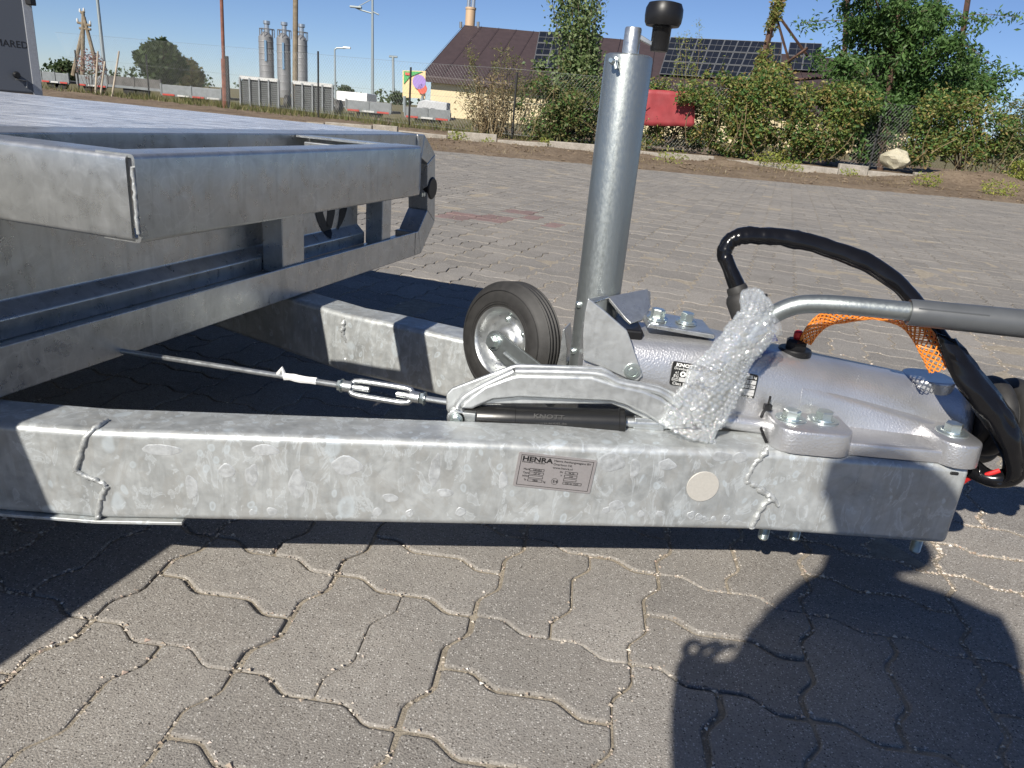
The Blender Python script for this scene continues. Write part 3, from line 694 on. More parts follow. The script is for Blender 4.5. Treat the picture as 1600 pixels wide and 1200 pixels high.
def hexbolt(name, c, r, h, parent, axis=(0, 0, 1), washer=1.9, dome=False, rot=.3, wh=.0028):
    c = V(c); ax = V(axis).normalized(); b = MB(); q = ax.to_track_quat('Z', 'Y').to_matrix()
    b.lathe([(0, 0), (r*washer, 0), (r*washer, wh*.8), (r*washer*.96, wh), (0, wh)], c, ax, 28)
    def hx(rr, z): return [c + q @ V((rr*cos(rot+k*pi/3), rr*sin(rot+k*pi/3), z)) for k in range(6)]
    vs = hx(r, wh*.99)+hx(r, wh+h*.88)+hx(r*.88, wh+h); b.add(vs, [tuple(range(6))[::-1], tuple(range(12, 18))]+[(a*6+k, a*6+(k+1) % 6, (a+1)*6+(k+1) % 6, (a+1)*6+k) for a in (0, 1) for k in range(6)])
    b.lathe([(0, wh), (r*1.22, wh), (r*1.18, wh+.0016), (0, wh+.0016)], c, ax, 24)
    return b.build(name, M['bolt'], parent, smooth=25)
for p in ((.404, .990, .2905), (.4535, .9965, .2905), (.638, .992, .2915)): hexbolt('bolt', p, .0125, .0125, CP, rot=random.random(), washer=1.75)
for p in ((.404, .990), (.4535, .9965), (.638, .992)):
    b = MB(); prof = [(0, .1305), (.017, .1305), (.017, .1275), (.0, .1275)]; x, y = p
    b.lathe([(0, .1302), (.0165, .1302), (.0165, .1272), (0, .1272)], (x, y, 0), (0, 0, 1), 22)
    b.add([(x+.0125*cos(k*pi/3), y+.0125*sin(k*pi/3), z) for z in (.1275, .116) for k in range(6)], [tuple(range(6)), tuple(range(6, 12))[::-1]]+[(k, (k+1) % 6, 6+(k+1) % 6, 6+k) for k in range(6)])
    th = [(0, .117)]
    for k in range(13): th += [(.0068, .1165-k*.0018), (.0078, .1165-k*.0018-.0009)]
    b.lathe(th+[(.006, .0915), (0, .0915)], (x, y, 0), (0, 0, 1), 18); b.build('stud', M['bolt'], CP, smooth=25)
# makers sticker on the housing: black field, grey panels, white lettering
SY = CY-.0745; sq = [onpl(x, y, (0, SY, 0), (0, 1, 0)) for x, y in ((1052, 564), (1186, 586.5), (1179, 622), (1045.5, 601))]
sx_ = (sq[1]-sq[0]).normalized(); sw = (sq[1]-sq[0]).length; shh = (sq[3]-sq[0]).length; sz_ = V((0, -1, 0)).cross(sx_).normalized()
if sz_.z < 0: sz_ = -sz_
sd = (sq[3]-sq[0]).normalized()
def spt(u, v, off=0.): return sq[0]+sx_*(u*sw)+sd*(v*shh)+V((0, -off, 0))
b = MB(); rc = []
for cu, cv, a0 in ((.975, .08, 0), (.025, .08, 90), (.025, .92, 180), (.975, .92, 270)):
    for k in range(4): an = RAD(a0+k*30); rc.append(spt(cu+.024*cos(an), cv-.075*sin(an)))
b.prism(rc, V((0, .002, 0))); stk = b.build('data_sticker', M['black'], TR, smooth=0)
b = MB()
for u0, v0, u1, v1 in ((.17, .24, .4, .62), (.10, .62, .3, .80), (.75, .05, .935, .2), (.78, .25, .985, .42), (.72, .42, .785, .78), (.865, .46, .985, .6), (.72, .78, .985, .9), (.79, .64, .985, .77), (.4, .24, .72, .8)):
    b.add([spt(u0, v0, .0003), spt(u1, v0, .0003), spt(u1, v1, .0003), spt(u0, v1, .0003)], [(0, 1, 2, 3)])
b.build('sticker_panel', M['stickergrey'], stk, fix=False, smooth=0)
for u, v in ((.135, .47), (.83, .52)):
    b = MB(); b.lathe([(.0018, 0), (.0042, 0), (.0042, .0006), (.0018, .0006)], spt(u, v, .0005), (0, -1, 0), 20, close=True); b.build('sticker_rivet', M['white'], stk)
def stext(s, u, v, h, bold=0, sx=1., m='white'): return text(s, spt(u, v, .0006), sx_, sz_, h*shh, M[m], stk, bold, sx=sx)
stext('KNOTT', .04, .175, .19, .0003, 1.25); stext('Drawbar', .025, .31, .15); stext('e1', .045, .48, .15); stext('EG', .03, .64, .17); stext('D/D', .015, .79, .17, 0, .9); stext('Class E', .03, .95, .17)
stext('1800-2800', .765, .17, .13, 0, .9, 'black'); stext('kg', .945, .17, .14); stext('KFG 27', .80, .39, .15, 0, 1., 'black'); stext('A2W', .88, .575, .13, 0, 1., 'black'); stext('E1 55R', .77, .88, .12, 0, 1., 'black'); stext('www.knott.de', .70, 1.0, .15, 0, 1.1)
# breather cap, blue tag, cable tie
bp = V((.424, 1.082, .3665))
b = MB(); b.lathe([(0, -.004), (.0245, -.004), (.0245, .003), (.023, .005), (0, .005)], bp, (0, 0, 1), 28)
b.add([bp+V((.0165*cos(k*pi/3+.2), .0165*sin(k*pi/3+.2), z)) for z in (.004, .016) for k in range(6)]+[bp+V((.0125*cos(k*pi/3+.2), .0125*sin(k*pi/3+.2), .0195)) for k in range(6)], [tuple(range(12, 18))]+[(a*6+k, a*6+(k+1) % 6, (a+1)*6+(k+1) % 6, (a+1)*6+k) for a in (0, 1) for k in range(6)])
br = b.build('breather', M['plastic'], TR, smooth=25)
b = MB(); b.lathe([(0, .019), (.0055, .019), (.0068, .023), (.0066, .030), (.004, .0325), (0, .0325)], bp, (0, 0, 1), 20); b.build('breather_cap', M['red'], br)
b = MB(); b.prism([at(1196, 536, 1.07), at(1216, 533, 1.07), at(1210, 519, 1.07), at(1200, 523, 1.07)], (0, .006, 0)); b.build('blue_tag', M['blue'], TR, bevel=.001)
b = MB(); b.tube(smooth_path([(.371, .972, .258), (.368, 1.004, .272), (.37, 1.010, .287), (.374, 1.011, .296)], 4), .0022, 8); b.box((.3745, 1.008, .299), (.011, .007, .009)); b.tube([(.375, 1.008, .303), (.374, 1.005, .317)], .0018, 6); b.build('cable_tie', M['plastic'], TR)
# rubber bellows
prof = [(0, 0), (.046, 0), (.048, .006)]
for k in range(5):
    x0 = .014+k*.034
    for q in range(9): an = pi*q/8; prof.append((.047+.015*sin(an), x0+.030*(1-cos(an))/2))
prof += [(.044, .19), (0, .19)]
b = MB(); b.lathe(prof, (.698, 1.062, .298), (1, -.03, 0), 40); b.build('bellows', M['rubber'], TR, smooth=60)
b = MB(); b.tube([(.85, 1.06, .30), (.97, 1.055, .30), (1.2, 1.05, .31)], [.03, .03, .026], 20); b.build('draw_tube', M['cast'], TR)
b = MB(); b.prism([(1.14, 1.05-.035, .285), (1.20, 1.05-.05, .285), (1.34, 1.05-.048, .285), (1.40, 1.05-.02, .285), (1.40, 1.05+.02, .285), (1.34, 1.05+.048, .285), (1.20, 1.05+.05, .285), (1.14, 1.05+.035, .285)], (0, 0, .06)); b.build('coupling_head', M['zinc'], TR, bevel=.014, seg=3)
b = MB(); b.tube(smooth_path([(1.33, 1.05, .345), (1.30, 1.05, .385), (1.20, 1.05, .40), (1.10, 1.05, .395)], 5), .011, 12, flat=1.6); b.build('coupling_latch', M['zinc'], TR)
# clamp bracket for the jockey post
def ypl(q, Y): return at(q[0], q[1], Y)
b = MB(); pol = [(919, 466), (940, 482), (980, 517), (985, 530), (1001, 577), (1004, 588), (996, 596), (985, 594), (943, 575), (911, 563), (911, 520), (914, 488)]
b.prism([ypl(q, 1.012) for q in pol], (0, .006, 0)); cb = b.build('clamp_bracket', M['lever'], TR, bevel=.0016, seg=2, smooth=25)
b = MB(); b.lathe([(0, -.004), (.0125, -.004), (.0125, .0), (.0118, .0018), (.008, .0022), (.0075, .0008), (.0055, .0008), (.005, .003), (0, .0032)], ypl((988, 580), 1.012), (0, -1, 0), 32); b.build('bracket_rivet', M['bolt'], cb, smooth=40)
def slab(name, pts, th, mat, parent, bevel=.0015):
    P = [at(*q) for q in pts]; n = V((0, 0, 0))
    for i in range(len(P)): n += P[i].cross(P[(i+1) % len(P)])
    n.normalize(); n = n if n.y > 0 else -n
    return MB().prism(P, n*th).build(name, mat, parent, bevel=bevel, seg=2)
b = MB(); b.prism([(x, 1.045, z) for x, z in ((.290, .3835), (.290, .3905), (.192, .3985), (.188, .392))], (0, .085, 0)); b.build('bracket_plate', M['zinc'], cb, bevel=.002, seg=2)
slab('bracket_cheek', [(950, 463, 1.085), (1011, 451, 1.145), (1017, 456, 1.145), (1017, 480, 1.135), (1004, 500, 1.08), (987, 505, 1.046), (978, 497, 1.052)], .005, M['sheet'], cb)
slab('bracket_strap', [(919, 466, 1.013), (948, 460, 1.085), (953, 464, 1.084), (930, 472, 1.013)], .004, M['zinc'], cb)
b = MB(); b.box((.160, 1.09, .345), (.05, .10, .085)); b.build('gap_shade_block', M['plastic'], cb, bevel=.004)  # black block standing in for the shaded gap inside the bracket
hexbolt('bolt', (.207, 1.075, .398), .0105, .014, cb, rot=.2, axis=(.08, 0, 1), washer=1.5); hexbolt('bolt', (.253, 1.083, .3945), .0105, .014, cb, rot=.7, axis=(.08, 0, 1), washer=1.5)
# jockey post with crank and wheel
PX, PY = .1215, 1.125
b = MB(); b.lathe([(0, .26), (.0335, .26), (.0335, .752), (.0325, .7565), (.029, .7585), (.0, .7585)], (PX, PY, 0), (0, 0, 1), 56); post = b.build('jockey_post', M['post'], TR, smooth=40)
b = MB(); b.lathe([(0, .755), (.0115, .755), (.0115, .790), (.0105, .792), (.0, .792)], (PX-.0, PY-.012, 0), (0, 0, 1), 28); b.build('crank_shaft', M['zinc'], post)
kb = V((PX+.0385, PY-.012, 0))
b = MB(); b.prism([(PX+.006, PY-.016, .787-.008), (PX+.010, PY-.016, .784), (kb.x+.006, PY-.016, .7685), (kb.x+.004, PY-.016, .7655)], (0, .010, 0)); b.build('crank_arm', M['zinc'], post, bevel=.001)
b = MB(); b.lathe([(0, .768), (.0115, .768), (.0125, .771), (.0128, .797), (.015, .799), (.0222, .7995), (.0246, .804), (.0255, .812), (.0251, .821), (.022, .8275), (.015, .8292), (0, .8295)], (kb.x, kb.y, -.003), (0, 0, 1), 40)
b.build('crank_knob', M['plastic'], post, smooth=50)
gp = at(961, 95, PY-.036)
b = MB(); b.lathe([(0, 0), (.006, 0), (.006, .003), (.0038, .004), (.0038, .0075), (.0048, .009), (.003, .0115), (0, .0115)], gp+V((0, .004, 0)), (-.55, -.83, .0), 14); b.tube([gp, gp+V((.003, -.003, -.01))], .003, 8); b.build('grease_nipple', M['bolt'], post)
for z in (.327, .402):
    b = MB(); b.lathe([(0, 0), (.0055, 0), (.0055, .003), (.003, .0055), (0, .0055)], (PX-.0295, PY-.016, z), (-.75, -.66, 0), 16); b.build('post_rivet', M['bolt'], post)
# wheel
wc = at(797, 532, 1.205); wa = V((-.66, -.74, .10)).normalized()
R_ = .1005; Wd = .026
prof = []
for r, h in ((.057, -Wd), (.066, -Wd-.0015), (.083, -Wd-.0015), (.092, -Wd+.003), (.0975, -Wd+.009)): prof.append((r, -h))
for gpos in (.012, .004, -.004, -.012): prof += [(R_, gpos+.0028), (R_-.0022, gpos+.0010), (R_-.0022, gpos-.0010), (R_, gpos-.0028)]
for r, h in ((.0975, Wd-.009), (.092, Wd-.003), (.083, Wd+.0015), (.066, Wd+.0015), (.057, Wd)): prof.append((r, -h))
b = MB(); b.lathe(prof, wc, wa, 72, close=True); wheel = b.build('jockey_wheel', M['rubber'], TR, smooth=35)
b = MB()
for rr in (.063, .0665, .0855): b.lathe([(rr-.0008, Wd+.0012), (rr, Wd+.0026), (rr+.0008, Wd+.0012)], wc, wa, 60, close=True)
b.build('tyre_ring', M['rubber'], wheel)
b = MB(); b.lathe([(0, .020), (.012, .020), (.020, .0195), (.026, .014), (.031, .006), (.040, .004), (.047, .008), (.0525, .019), (.0555, .0265), (.0585, .0275), (.0585, .022), (.055, -.02), (0, -.02)], wc, wa, 56); rim = b.build('wheel_rim', M['zinc'], wheel, smooth=50)
e_ = wa.orthogonal().normalized(); g_ = wa.cross(e_)
for k in range(5):
    an = k*2*pi/5+.5; b = MB(); b.lathe([(0, 0), (.0045, 0), (.0045, .004), (.002, .0055), (0, .0055)], wc+wa*.0035+(e_*cos(an)+g_*sin(an))*.037, wa, 14); b.build('rim_rivet', M['bolt'], wheel)
# fork arm from the hub down to the foot of the post
fa = wc+wa*.034; ft = V((.075, 1.075, .262)); dirf = (ft-fa).normalized(); sidef = wa.cross(dirf).normalized()
def fork(off):
    b = MB(); o = []
    for k in range(9): an = pi/2+pi*k/8; o.append(fa+wa*off+dirf*(.019*cos(an))+sidef*(.019*sin(an)))
    o += [ft+wa*off-sidef*.026, ft+wa*off+sidef*.026]
    b.prism(o, wa*.005); return b
f1 = fork(0).build('wheel_fork', M['post'], TR, bevel=.001)
fork(-.072).build('wheel_fork', M['post'], TR, bevel=.001)
b = MB(); b.tube([fa+dirf*.03+wa*.004-sidef*.004, fa+dirf*.10+wa*.004-sidef*.002], .005, 10, flat=1.2); b.build('fork_rib', M['post'], f1)
hexbolt('axle_nut', fa+wa*.005, .0105, .009, f1, axis=wa, washer=1.35, rot=.4)
b = MB(); b.prism([at(868, 577, 1.14), at(874, 555, 1.14), at(879, 516, 1.14), at(882, 514, 1.14), at(886, 545, 1.14), at(884, 577, 1.14)], (.012, .045, 0)); b.build('wheel_guard', M['zinc'], TR, bevel=.001)
# pressed hand brake lever
LY = .984
lo = [(697, 640), (697, 616), (706, 607), (757, 588), (800, 572), (812, 570), (940, 574), (953, 580), (968, 592), (1006, 599), (1030, 603), (1053, 613), (1078, 634), (1083, 668), (1035, 672), (1008, 655), (976, 640), (955, 632), (760, 632), (735, 640), (722, 660), (708, 662)]
b = MB(); b.prism([at(x, y, LY) for x, y in lo], (0, .007, 0)); lv = b.build('brake_lever', M['lever'], TR, bevel=.003, seg=3, smooth=30)
up = [(718, 640), (722, 630), (735, 620), (757, 604), (800, 588), (812, 586), (925, 588), (965, 601), (1006, 610), (1035, 622), (1062, 645), (1074, 668), (1038, 668), (1008, 649), (976, 634), (955, 628), (812, 622), (770, 626), (738, 640)]
b = MB(); b.prism([at(x, y, LY-.011) for x, y in up], (0, .0125, 0)); b.build('lever_pressing', M['lever'], lv, bevel=.0065, seg=4, smooth=25)
pth = smooth_path([at(*q, LY-.004) for q in ((714, 650), (716, 632), (738, 613), (800, 583), (815, 581), (930, 584), (968, 598), (1008, 606), (1035, 614), (1062, 634))], 6)
b = MB(); b.tube(pth, .0055, 10); b.build('lever_bead', M['lever'], lv, smooth=60)
lp = at(714, 652, LY-.012)
b = MB(); b.lathe([(0, -.008), (.0145, -.008), (.0145, .004), (.013, .006), (.0, .006)], lp, (0, -1, 0), 28); b.box(lp+V((.014, 0, .0)), (.026, .012, .021)); b.build('spring_eye', M['zinc'], lv, bevel=.002)
hexbolt('pivot_bolt', lp+V((0, -.006, 0)), .0062, .005, lv, axis=(0, -1, 0), washer=1.5)
s0 = at(729, 652, .988); s1 = at(976, 660, .988); sdv = (s1-s0); sl0 = sdv.length
b = MB(); b.lathe([(0, 0), (.0185, 0), (.0200, .004), (.0200, sl0*.31), (.0192, sl0*.312), (.0192, sl0-.010), (.0205, sl0-.009), (.0205, sl0-.002), (.018, sl0), (0, sl0)], s0, sdv, 36); gs = b.build('spring_cylinder', M['spring'], TR, smooth=40)
b = MB(); b.tube([s1, s1+sdv.normalized()*.05], .007, 12); b.box(s1+sdv.normalized()*.035, (.045, .012, .018)); b.build('spring_rod', M['zinc'], gs, bevel=.002)
stp = s0+sdv*.42+V((0, -.0172, .0098)); sn = V((0, -.87, .5))
text('KNOTT', stp, sdv, V((0, .5, .87)), .0085, M['spring'], gs, .0002, sx=1.5, ext=.0005)
text('www.knott.de', stp-V((-.004, .0015, .0075)), sdv, V((0, .5, .87)), .0055, M['spring'], gs, .0001, sx=1.4, ext=.0005)
# brake rod with turnbuckle
r0 = at(697, 628, .994); r1 = onz(205, 551, .27)
dr = (r1-r0).normalized()
tb0 = r0+dr*.040; tb1 = r0+dr*.158
b = MB(); b.tube([r0-dr*.02, tb0+dr*.012], .0046, 12); b.tube([tb1-dr*.02, r0+dr*.9], .0044, 12)
b.tube([tb0+dr*.0, tb0+dr*.035], .0046, 12); b.tube([tb1-dr*.04, tb1], .0046, 12)
rod = b.build('brake_rod', M['zinc'], TR)
upv = V((0, 0, 1)); sdv2 = dr.cross(upv).normalized(); tw = (upv*.8+sdv2*.6).normalized()
b = MB()
for s in (1, -1): b.tube([tb0+dr*.006, tb0+dr*.016+tw*.010*s, tb0+dr*.026+tw*.0115*s, tb1-dr*.026+tw*.0115*s, tb1-dr*.016+tw*.010*s, tb1-dr*.006], .0043, 10)
b.lathe([(0, 0), (.0085, 0), (.0085, .014), (0, .014)], tb0, dr, 20); b.lathe([(0, 0), (.0085, 0), (.0085, .014), (0, .014)], tb1-dr*.014, dr, 20)
b.build('turnbuckle', M['zinc'], rod, smooth=50)
hexbolt('lock_nut', tb0-dr*.009, .0085, .007, rod, axis=dr, washer=1., wh=.001); hexbolt('lock_nut', tb1+dr*.001, .0085, .007, rod, axis=dr, washer=1., wh=.001)
b = MB(); b.tube(smooth_path([r0+dr*.20+V((0, 0, .001)), r0+dr*.225, r0+dr*.24+V((0, 0, .001)), r0+dr*.252], 4), [random.uniform(.005, .0072) for _ in range(13)], 8); b.tube([r0+dr*.252, r0+dr*.256+V((0, 0, .014)), r0+dr*.262+V((0, 0, .002))], [.004, .0022, .004], 6)
b.build('tape_scrap', M['white'], rod)
# hand brake handle with grip
HP = smooth_path([at(1105, 660, .998), at(1135, 600, .998), at(1170, 532, 1.0), at(1192, 505, 1.0), at(1215, 488, .997), at(1245, 477, .992), at(1280, 475, .987), at(1330, 478, .978), at(1425, 487, .965)], 6)
b = MB(); b.tube(HP, .0127, 24); hd = b.build('brake_handle', M['post'], TR, smooth=60)
g0, g1 = at(1419, 487.5, .966), at(1650, 511, .93); gd = (g1-g0); gl = gd.length; gd.normalize()
b = MB(); b.lathe([(.0128, .002), (.0165, 0), (.0175, .002), (.0178, .02), (.0182, gl*.6), (.0185, gl), (0, gl)], g0, gd, 36); b.build('handle_grip', M['grip'], hd, smooth=50)
b = MB(); b.tube([g0+gd*.004+V((0, -.0152, .0090)), g0+gd*(gl*.5)+V((0, -.0158, .0092))], .0011, 6); b.build('grip_seam', M['grip'], hd)
# electric cable in a black film sleeve: loop, then hanging past the bellows
lp_ = [at(1169, 494, 1.06), at(1158, 470, 1.065), at(1151, 446, 1.07), at(1141, 420, 1.075), at(1132, 398, 1.08), at(1138, 380, 1.085), at(1158, 369, 1.085), at(1195, 368, 1.085), at(1250, 376, 1.08), at(1310, 393, 1.07), at(1360, 413, 1.06), at(1400, 440, 1.05), at(1432, 475, 1.04), at(1462, 520, 1.02), at(1490, 562, 1.0), at(1520, 602, .985), at(1552, 645, .975), at(1578, 690, .97), at(1588, 722, .968), at(1578, 744, .968), at(1552, 748, .97), at(1522, 738, .985), at(1500, 728, 1.0)]
rr = [.0135, .0125, .0115, .0112, .0105, .0115, .0125, .0130, .0138, .0140, .0142, .0138, .0128, .0125, .013, .015, .0165, .0165, .014, .013, .0125, .011, .009]
fl = [1, 1, 1, 1, .8, 1, .8, .8, .75, .7, .7, .7, .8, 1.0, 1.1, 1.25, 1.3, 1.2, 1.2, 1.1, 1, 1, 1]
P = smooth_path(lp_, 10); R2 = interp(rr, 10); F2 = interp(fl, 10)
b = MB(); nseg = 20; b.tube(P, R2, nseg, flat=F2)
vv = []
for i, v in enumerate(b.v):
    ring = min(i//nseg, len(P)-1); c = P[ring]; d = V(v)-c; s_ = ring/10
    wr = .15*MN.noise(V((v[0]*40, v[1]*40, v[2]*40)))+.03*MN.noise(V((v[0]*140+9, v[1]*140, v[2]*140)))
    if 3.5 < s_ < 8: wr += .13*MN.noise(V((s_*5.5, (i % nseg)*.25, 1)))
    vv.append(tuple(c+d*(1+wr)))
b.v = vv; cs = b.build('cable_sleeve', M['gloss'], TR, smooth=70)
# flat film tail beside the bellows
b = MB(); L = []; Rt = []
for (x0, y0), (x1, y1), Y in (((1462, 520), (1494, 528), .985), ((1478, 570), (1520, 560), .975), ((1500, 612), (1552, 600), .965), ((1540, 660), (1585, 645), .955), ((1568, 712), (1600, 690), .95), ((1570, 748), (1598, 740), .955), ((1545, 757), (1556, 738), .965), ((1520, 745), (1524, 718), .98)):
    L.append(at(x0, y0, Y)); Rt.append(at(x1, y1, Y+.01))
L = smooth_path(L, 5); Rt = smooth_path(Rt, 5); m = 7; vs = []
for i in range(len(L)):
    for k in range(m):
        t = k/(m-1); p = L[i].lerp(Rt[i], t); p += V((0, -.010*sin(pi*t)+.006*MN.noise(V((i*.35, k*.9, 3))), .003*MN.noise(V((i*.5, k*.8, 8))))); vs.append(p)
b.add(vs, [(i*m+k, i*m+k+1, (i+1)*m+k+1, (i+1)*m+k) for i in range(len(L)-1) for k in range(m-1)])
o = b.build('film_tail', M['gloss'], cs, smooth=80); sm = o.modifiers.new('solid', 'SOLIDIFY'); sm.thickness = .0015
b = MB(); cp0 = at(1150, 447, 1.07); cp1 = at(1166, 492, 1.06); cpd = cp1-cp0; l_ = cpd.length
b.lathe([(0, 0), (.0135, 0), (.015, .004), (.0152, l_*.22), (.019, l_*.3), (.0215, l_*.45), (.0215, l_), (0, l_)], cp0, cpd, 30); b.tube([at(1186, 462, 1.075), at(1192, 490, 1.07)], .012, 12); b.build('cable_plug', M['rubber'], cs, smooth=40)
b = MB(); b.tube(smooth_path([at(1500, 757, 1.0), at(1517, 746, .985), at(1540, 742, .97), at(1562, 735, .965)], 5), .0034, 10); b.build('red_wire', M['red'], TR)
b = MB(); b.tube(smooth_path([at(1500, 700, 1.08), at(1535, 712, 1.09), at(1552, 700, 1.1)], 5), .012, 12); b.build('brake_cable', M['rubber'], TR)

# bubble film wrapped round the brake handle
def bubble_wrap():
    pts = [at(1075, 672, .975), at(1090, 640, .975), at(1115, 600, .975), at(1140, 560, .98), at(1165, 525, .985), at(1182, 495, .99), at(1176, 470, 1.0), at(1172, 455, 1.01)]
    P = smooth_path(pts, 14); R = interp([.043, .039, .033, .029, .029, .026, .017, .010], 14); n = 72
    b = MB(); b.tube(P, R, n, caps=False, flat=.72)
    def crush(v, c):
        d = v-c; wv = v*60
        return c+d*(.90+abs(MN.noise(wv))*.26+abs(MN.noise(wv*2.1+V((5, 1, 2))))*.16+MN.noise(v*24)*.26)
    vv = []
    for i, v in enumerate(b.v): vv.append(tuple(crush(V(v), P[min(i//n, len(P)-1)])))
    b.v = vv; f0 = list(b.f); dome = MB()
    nr = len(P)
    for i in range(1, nr-2, 2):
        m_ = max(8, int(2*pi*R[i]*.86/.0078))
        for k in range(m_):
            t = (k+.5*((i//2) % 2))/m_*n; k0 = int(t) % n; fi = f0[i*n+k0]; q = [V(b.v[j]) for j in fi]; c = sum(q, V((0, 0, 0)))/4; nn = (q[1]-q[0]).cross(q[2]-q[0])
            if nn.length < 1e-10: continue
            nn.normalize()
            if nn.dot(c-P[i]) < 0: nn = -nn
            r = random.uniform(.0030, .0042); e = nn.orthogonal().normalized(); gg = nn.cross(e); vs = []
            for z_, r_ in ((-.0006, 1.), (.0012, .95), (.0025, .70), (.0030, .3)): vs += [c+nn*z_+(e*cos(w_*pi/4)+gg*sin(w_*pi/4))*r*r_ for w_ in range(8)]
            dome.add(vs, [(a_*8+w_, a_*8+(w_+1) % 8, (a_+1)*8+(w_+1) % 8, (a_+1)*8+w_) for a_ in (0, 1, 2) for w_ in range(8)]+[tuple(range(24, 32))])
    # second, loose layer towards the handle bend
    pts2 = [at(1128, 560, .975), at(1165, 530, .978), at(1196, 512, .982), at(1212, 500, .985)]
    P2 = smooth_path(pts2, 8); k0 = len(b.v); b.tube(P2, interp([.016, .026, .024, .016], 8), 40, caps=False, flat=.8)
    for i in range(k0, len(b.v)):
        ring = min((i-k0)//40, len(P2)-1); c = P2[ring]; d = V(b.v[i])-c; wv = V(b.v[i])*75
        b.v[i] = tuple(c+d*(.85+abs(MN.noise(wv))*.4+abs(MN.noise(wv*2.1))*.25))
    b.add(dome.v, dome.f)
    return b.build('bubble_wrap', M['wrap'], None, smooth=40, fix=False)
tag(bubble_wrap(), 'crumpled clear bubble wrap wound round the foot of the brake handle', 'bubble wrap')
# orange protective netting hanging behind the handle
def netting():
    ctr = smooth_path([at(1258, 536, 1.075), at(1270, 516, 1.07), at(1290, 499, 1.06), at(1320, 494, 1.04), at(1365, 493, 1.03), at(1410, 500, 1.015), at(1436, 518, 1.005), at(1454, 545, .995), at(1466, 578, .985)], 8)
    wid = interp([.009, .011, .012, .010, .005, .009, .013, .015, .012], 8); b = MB(); N = len(ctr)
    L = [0]
    for i in range(1, N): L.append(L[-1]+(ctr[i]-ctr[i-1]).length)
    def pt(s, ang):
        s = max(0, min(L[-1]-1e-6, s)); i = max(j for j in range(N) if L[j] <= s); i = min(i, N-2); t = (s-L[i])/(L[i+1]-L[i])
        c = ctr[i].lerp(ctr[i+1], t); r = wid[i]*(1-t)+wid[i+1]*t; tg = (ctr[i+1]-ctr[i]).normalized(); up = V((0, -1, 0)).cross(tg).normalized()
        return c+up*(r*cos(ang))+V((0, -1, 0))*(r*.45*sin(ang))
    tot = L[-1]; na = 9
    for hand in (1, -1):
        for k in range(na):
            path = [pt(tot*j/90, hand*(tot*j/90)/.0125 + 2*pi*k/na) for j in range(91)]
            b.tube(path, .00095, 4, caps=False)
    return b.build('netting_sleeve', M['orange'], None, smooth=0, fix=False)
tag(netting(), 'orange plastic mesh sleeve arching behind the grey brake handle grip', 'net sleeve')

# ------------------------------------------------------------------ vegetation helpers
def leaves(mb, n, sample, size, droop=.3, asp=.45, up=.35):
    for _ in range(n):
        c = V(sample()); s_ = size*random.uniform(.6, 1.3)
        d = V((random.gauss(0, 1), random.gauss(0, 1), random.gauss(0, .7)-droop)).normalized()
        nn = V((random.gauss(0, .7), random.gauss(0, .7)-.35, random.gauss(0, .5)+up)); sd = d.cross(nn)
        if sd.length < 1e-4: continue
        sd.normalize(); nn = sd.cross(d)
        a = c; t = c+d*s_; m = c+d*s_*.45; wv = sd*(s_*asp*.5)
        mb.add([a, m+wv+nn*s_*.06, t, m-wv+nn*s_*.06], [(0, 1, 2), (0, 2, 3)])
def ell(cx, cy, cz, rx, ry, rz, shell=.55):
    def f():
        while True:
            p = V((random.uniform(-1, 1), random.uniform(-1, 1), random.uniform(-1, 1)))
            L = p.length
            if L > 1 or L < 1e-3: continue
            if random.random() < shell: p = p/L*random.uniform(.72, 1.0)
            k = 1+.28*MN.noise(V((p.x*2.2+cx, p.y*2.2+cy, p.z*2.2+cz)))
            return (cx+p.x*rx*k, cy+p.y*ry*k, cz+p.z*rz*k)
    return f
def clump_region(lumps):
    fs = [(ell(*l), l[3]*l[5]) for l in lumps]; tot = sum(a for _, a in fs)
    def f():
        r = random.random()*tot
        for g_, a in fs:
            r -= a
            if r <= 0: return g_()
        return fs[-1][0]()
    return f
def twigs(mb, base, tips, r=.02, sag=.0, n=5):
    for t in tips:
        a, c = V(base), V(t); m = a.lerp(c, .5)+V((random.gauss(0, .08), random.gauss(0, .08), random.gauss(0, .05)))*((c-a).length)
        pts = smooth_path([a, m, c], 3); mb.tube(pts, [r*(1-.8*i/(len(pts)-1)) for i in range(len(pts))], n, caps=False)
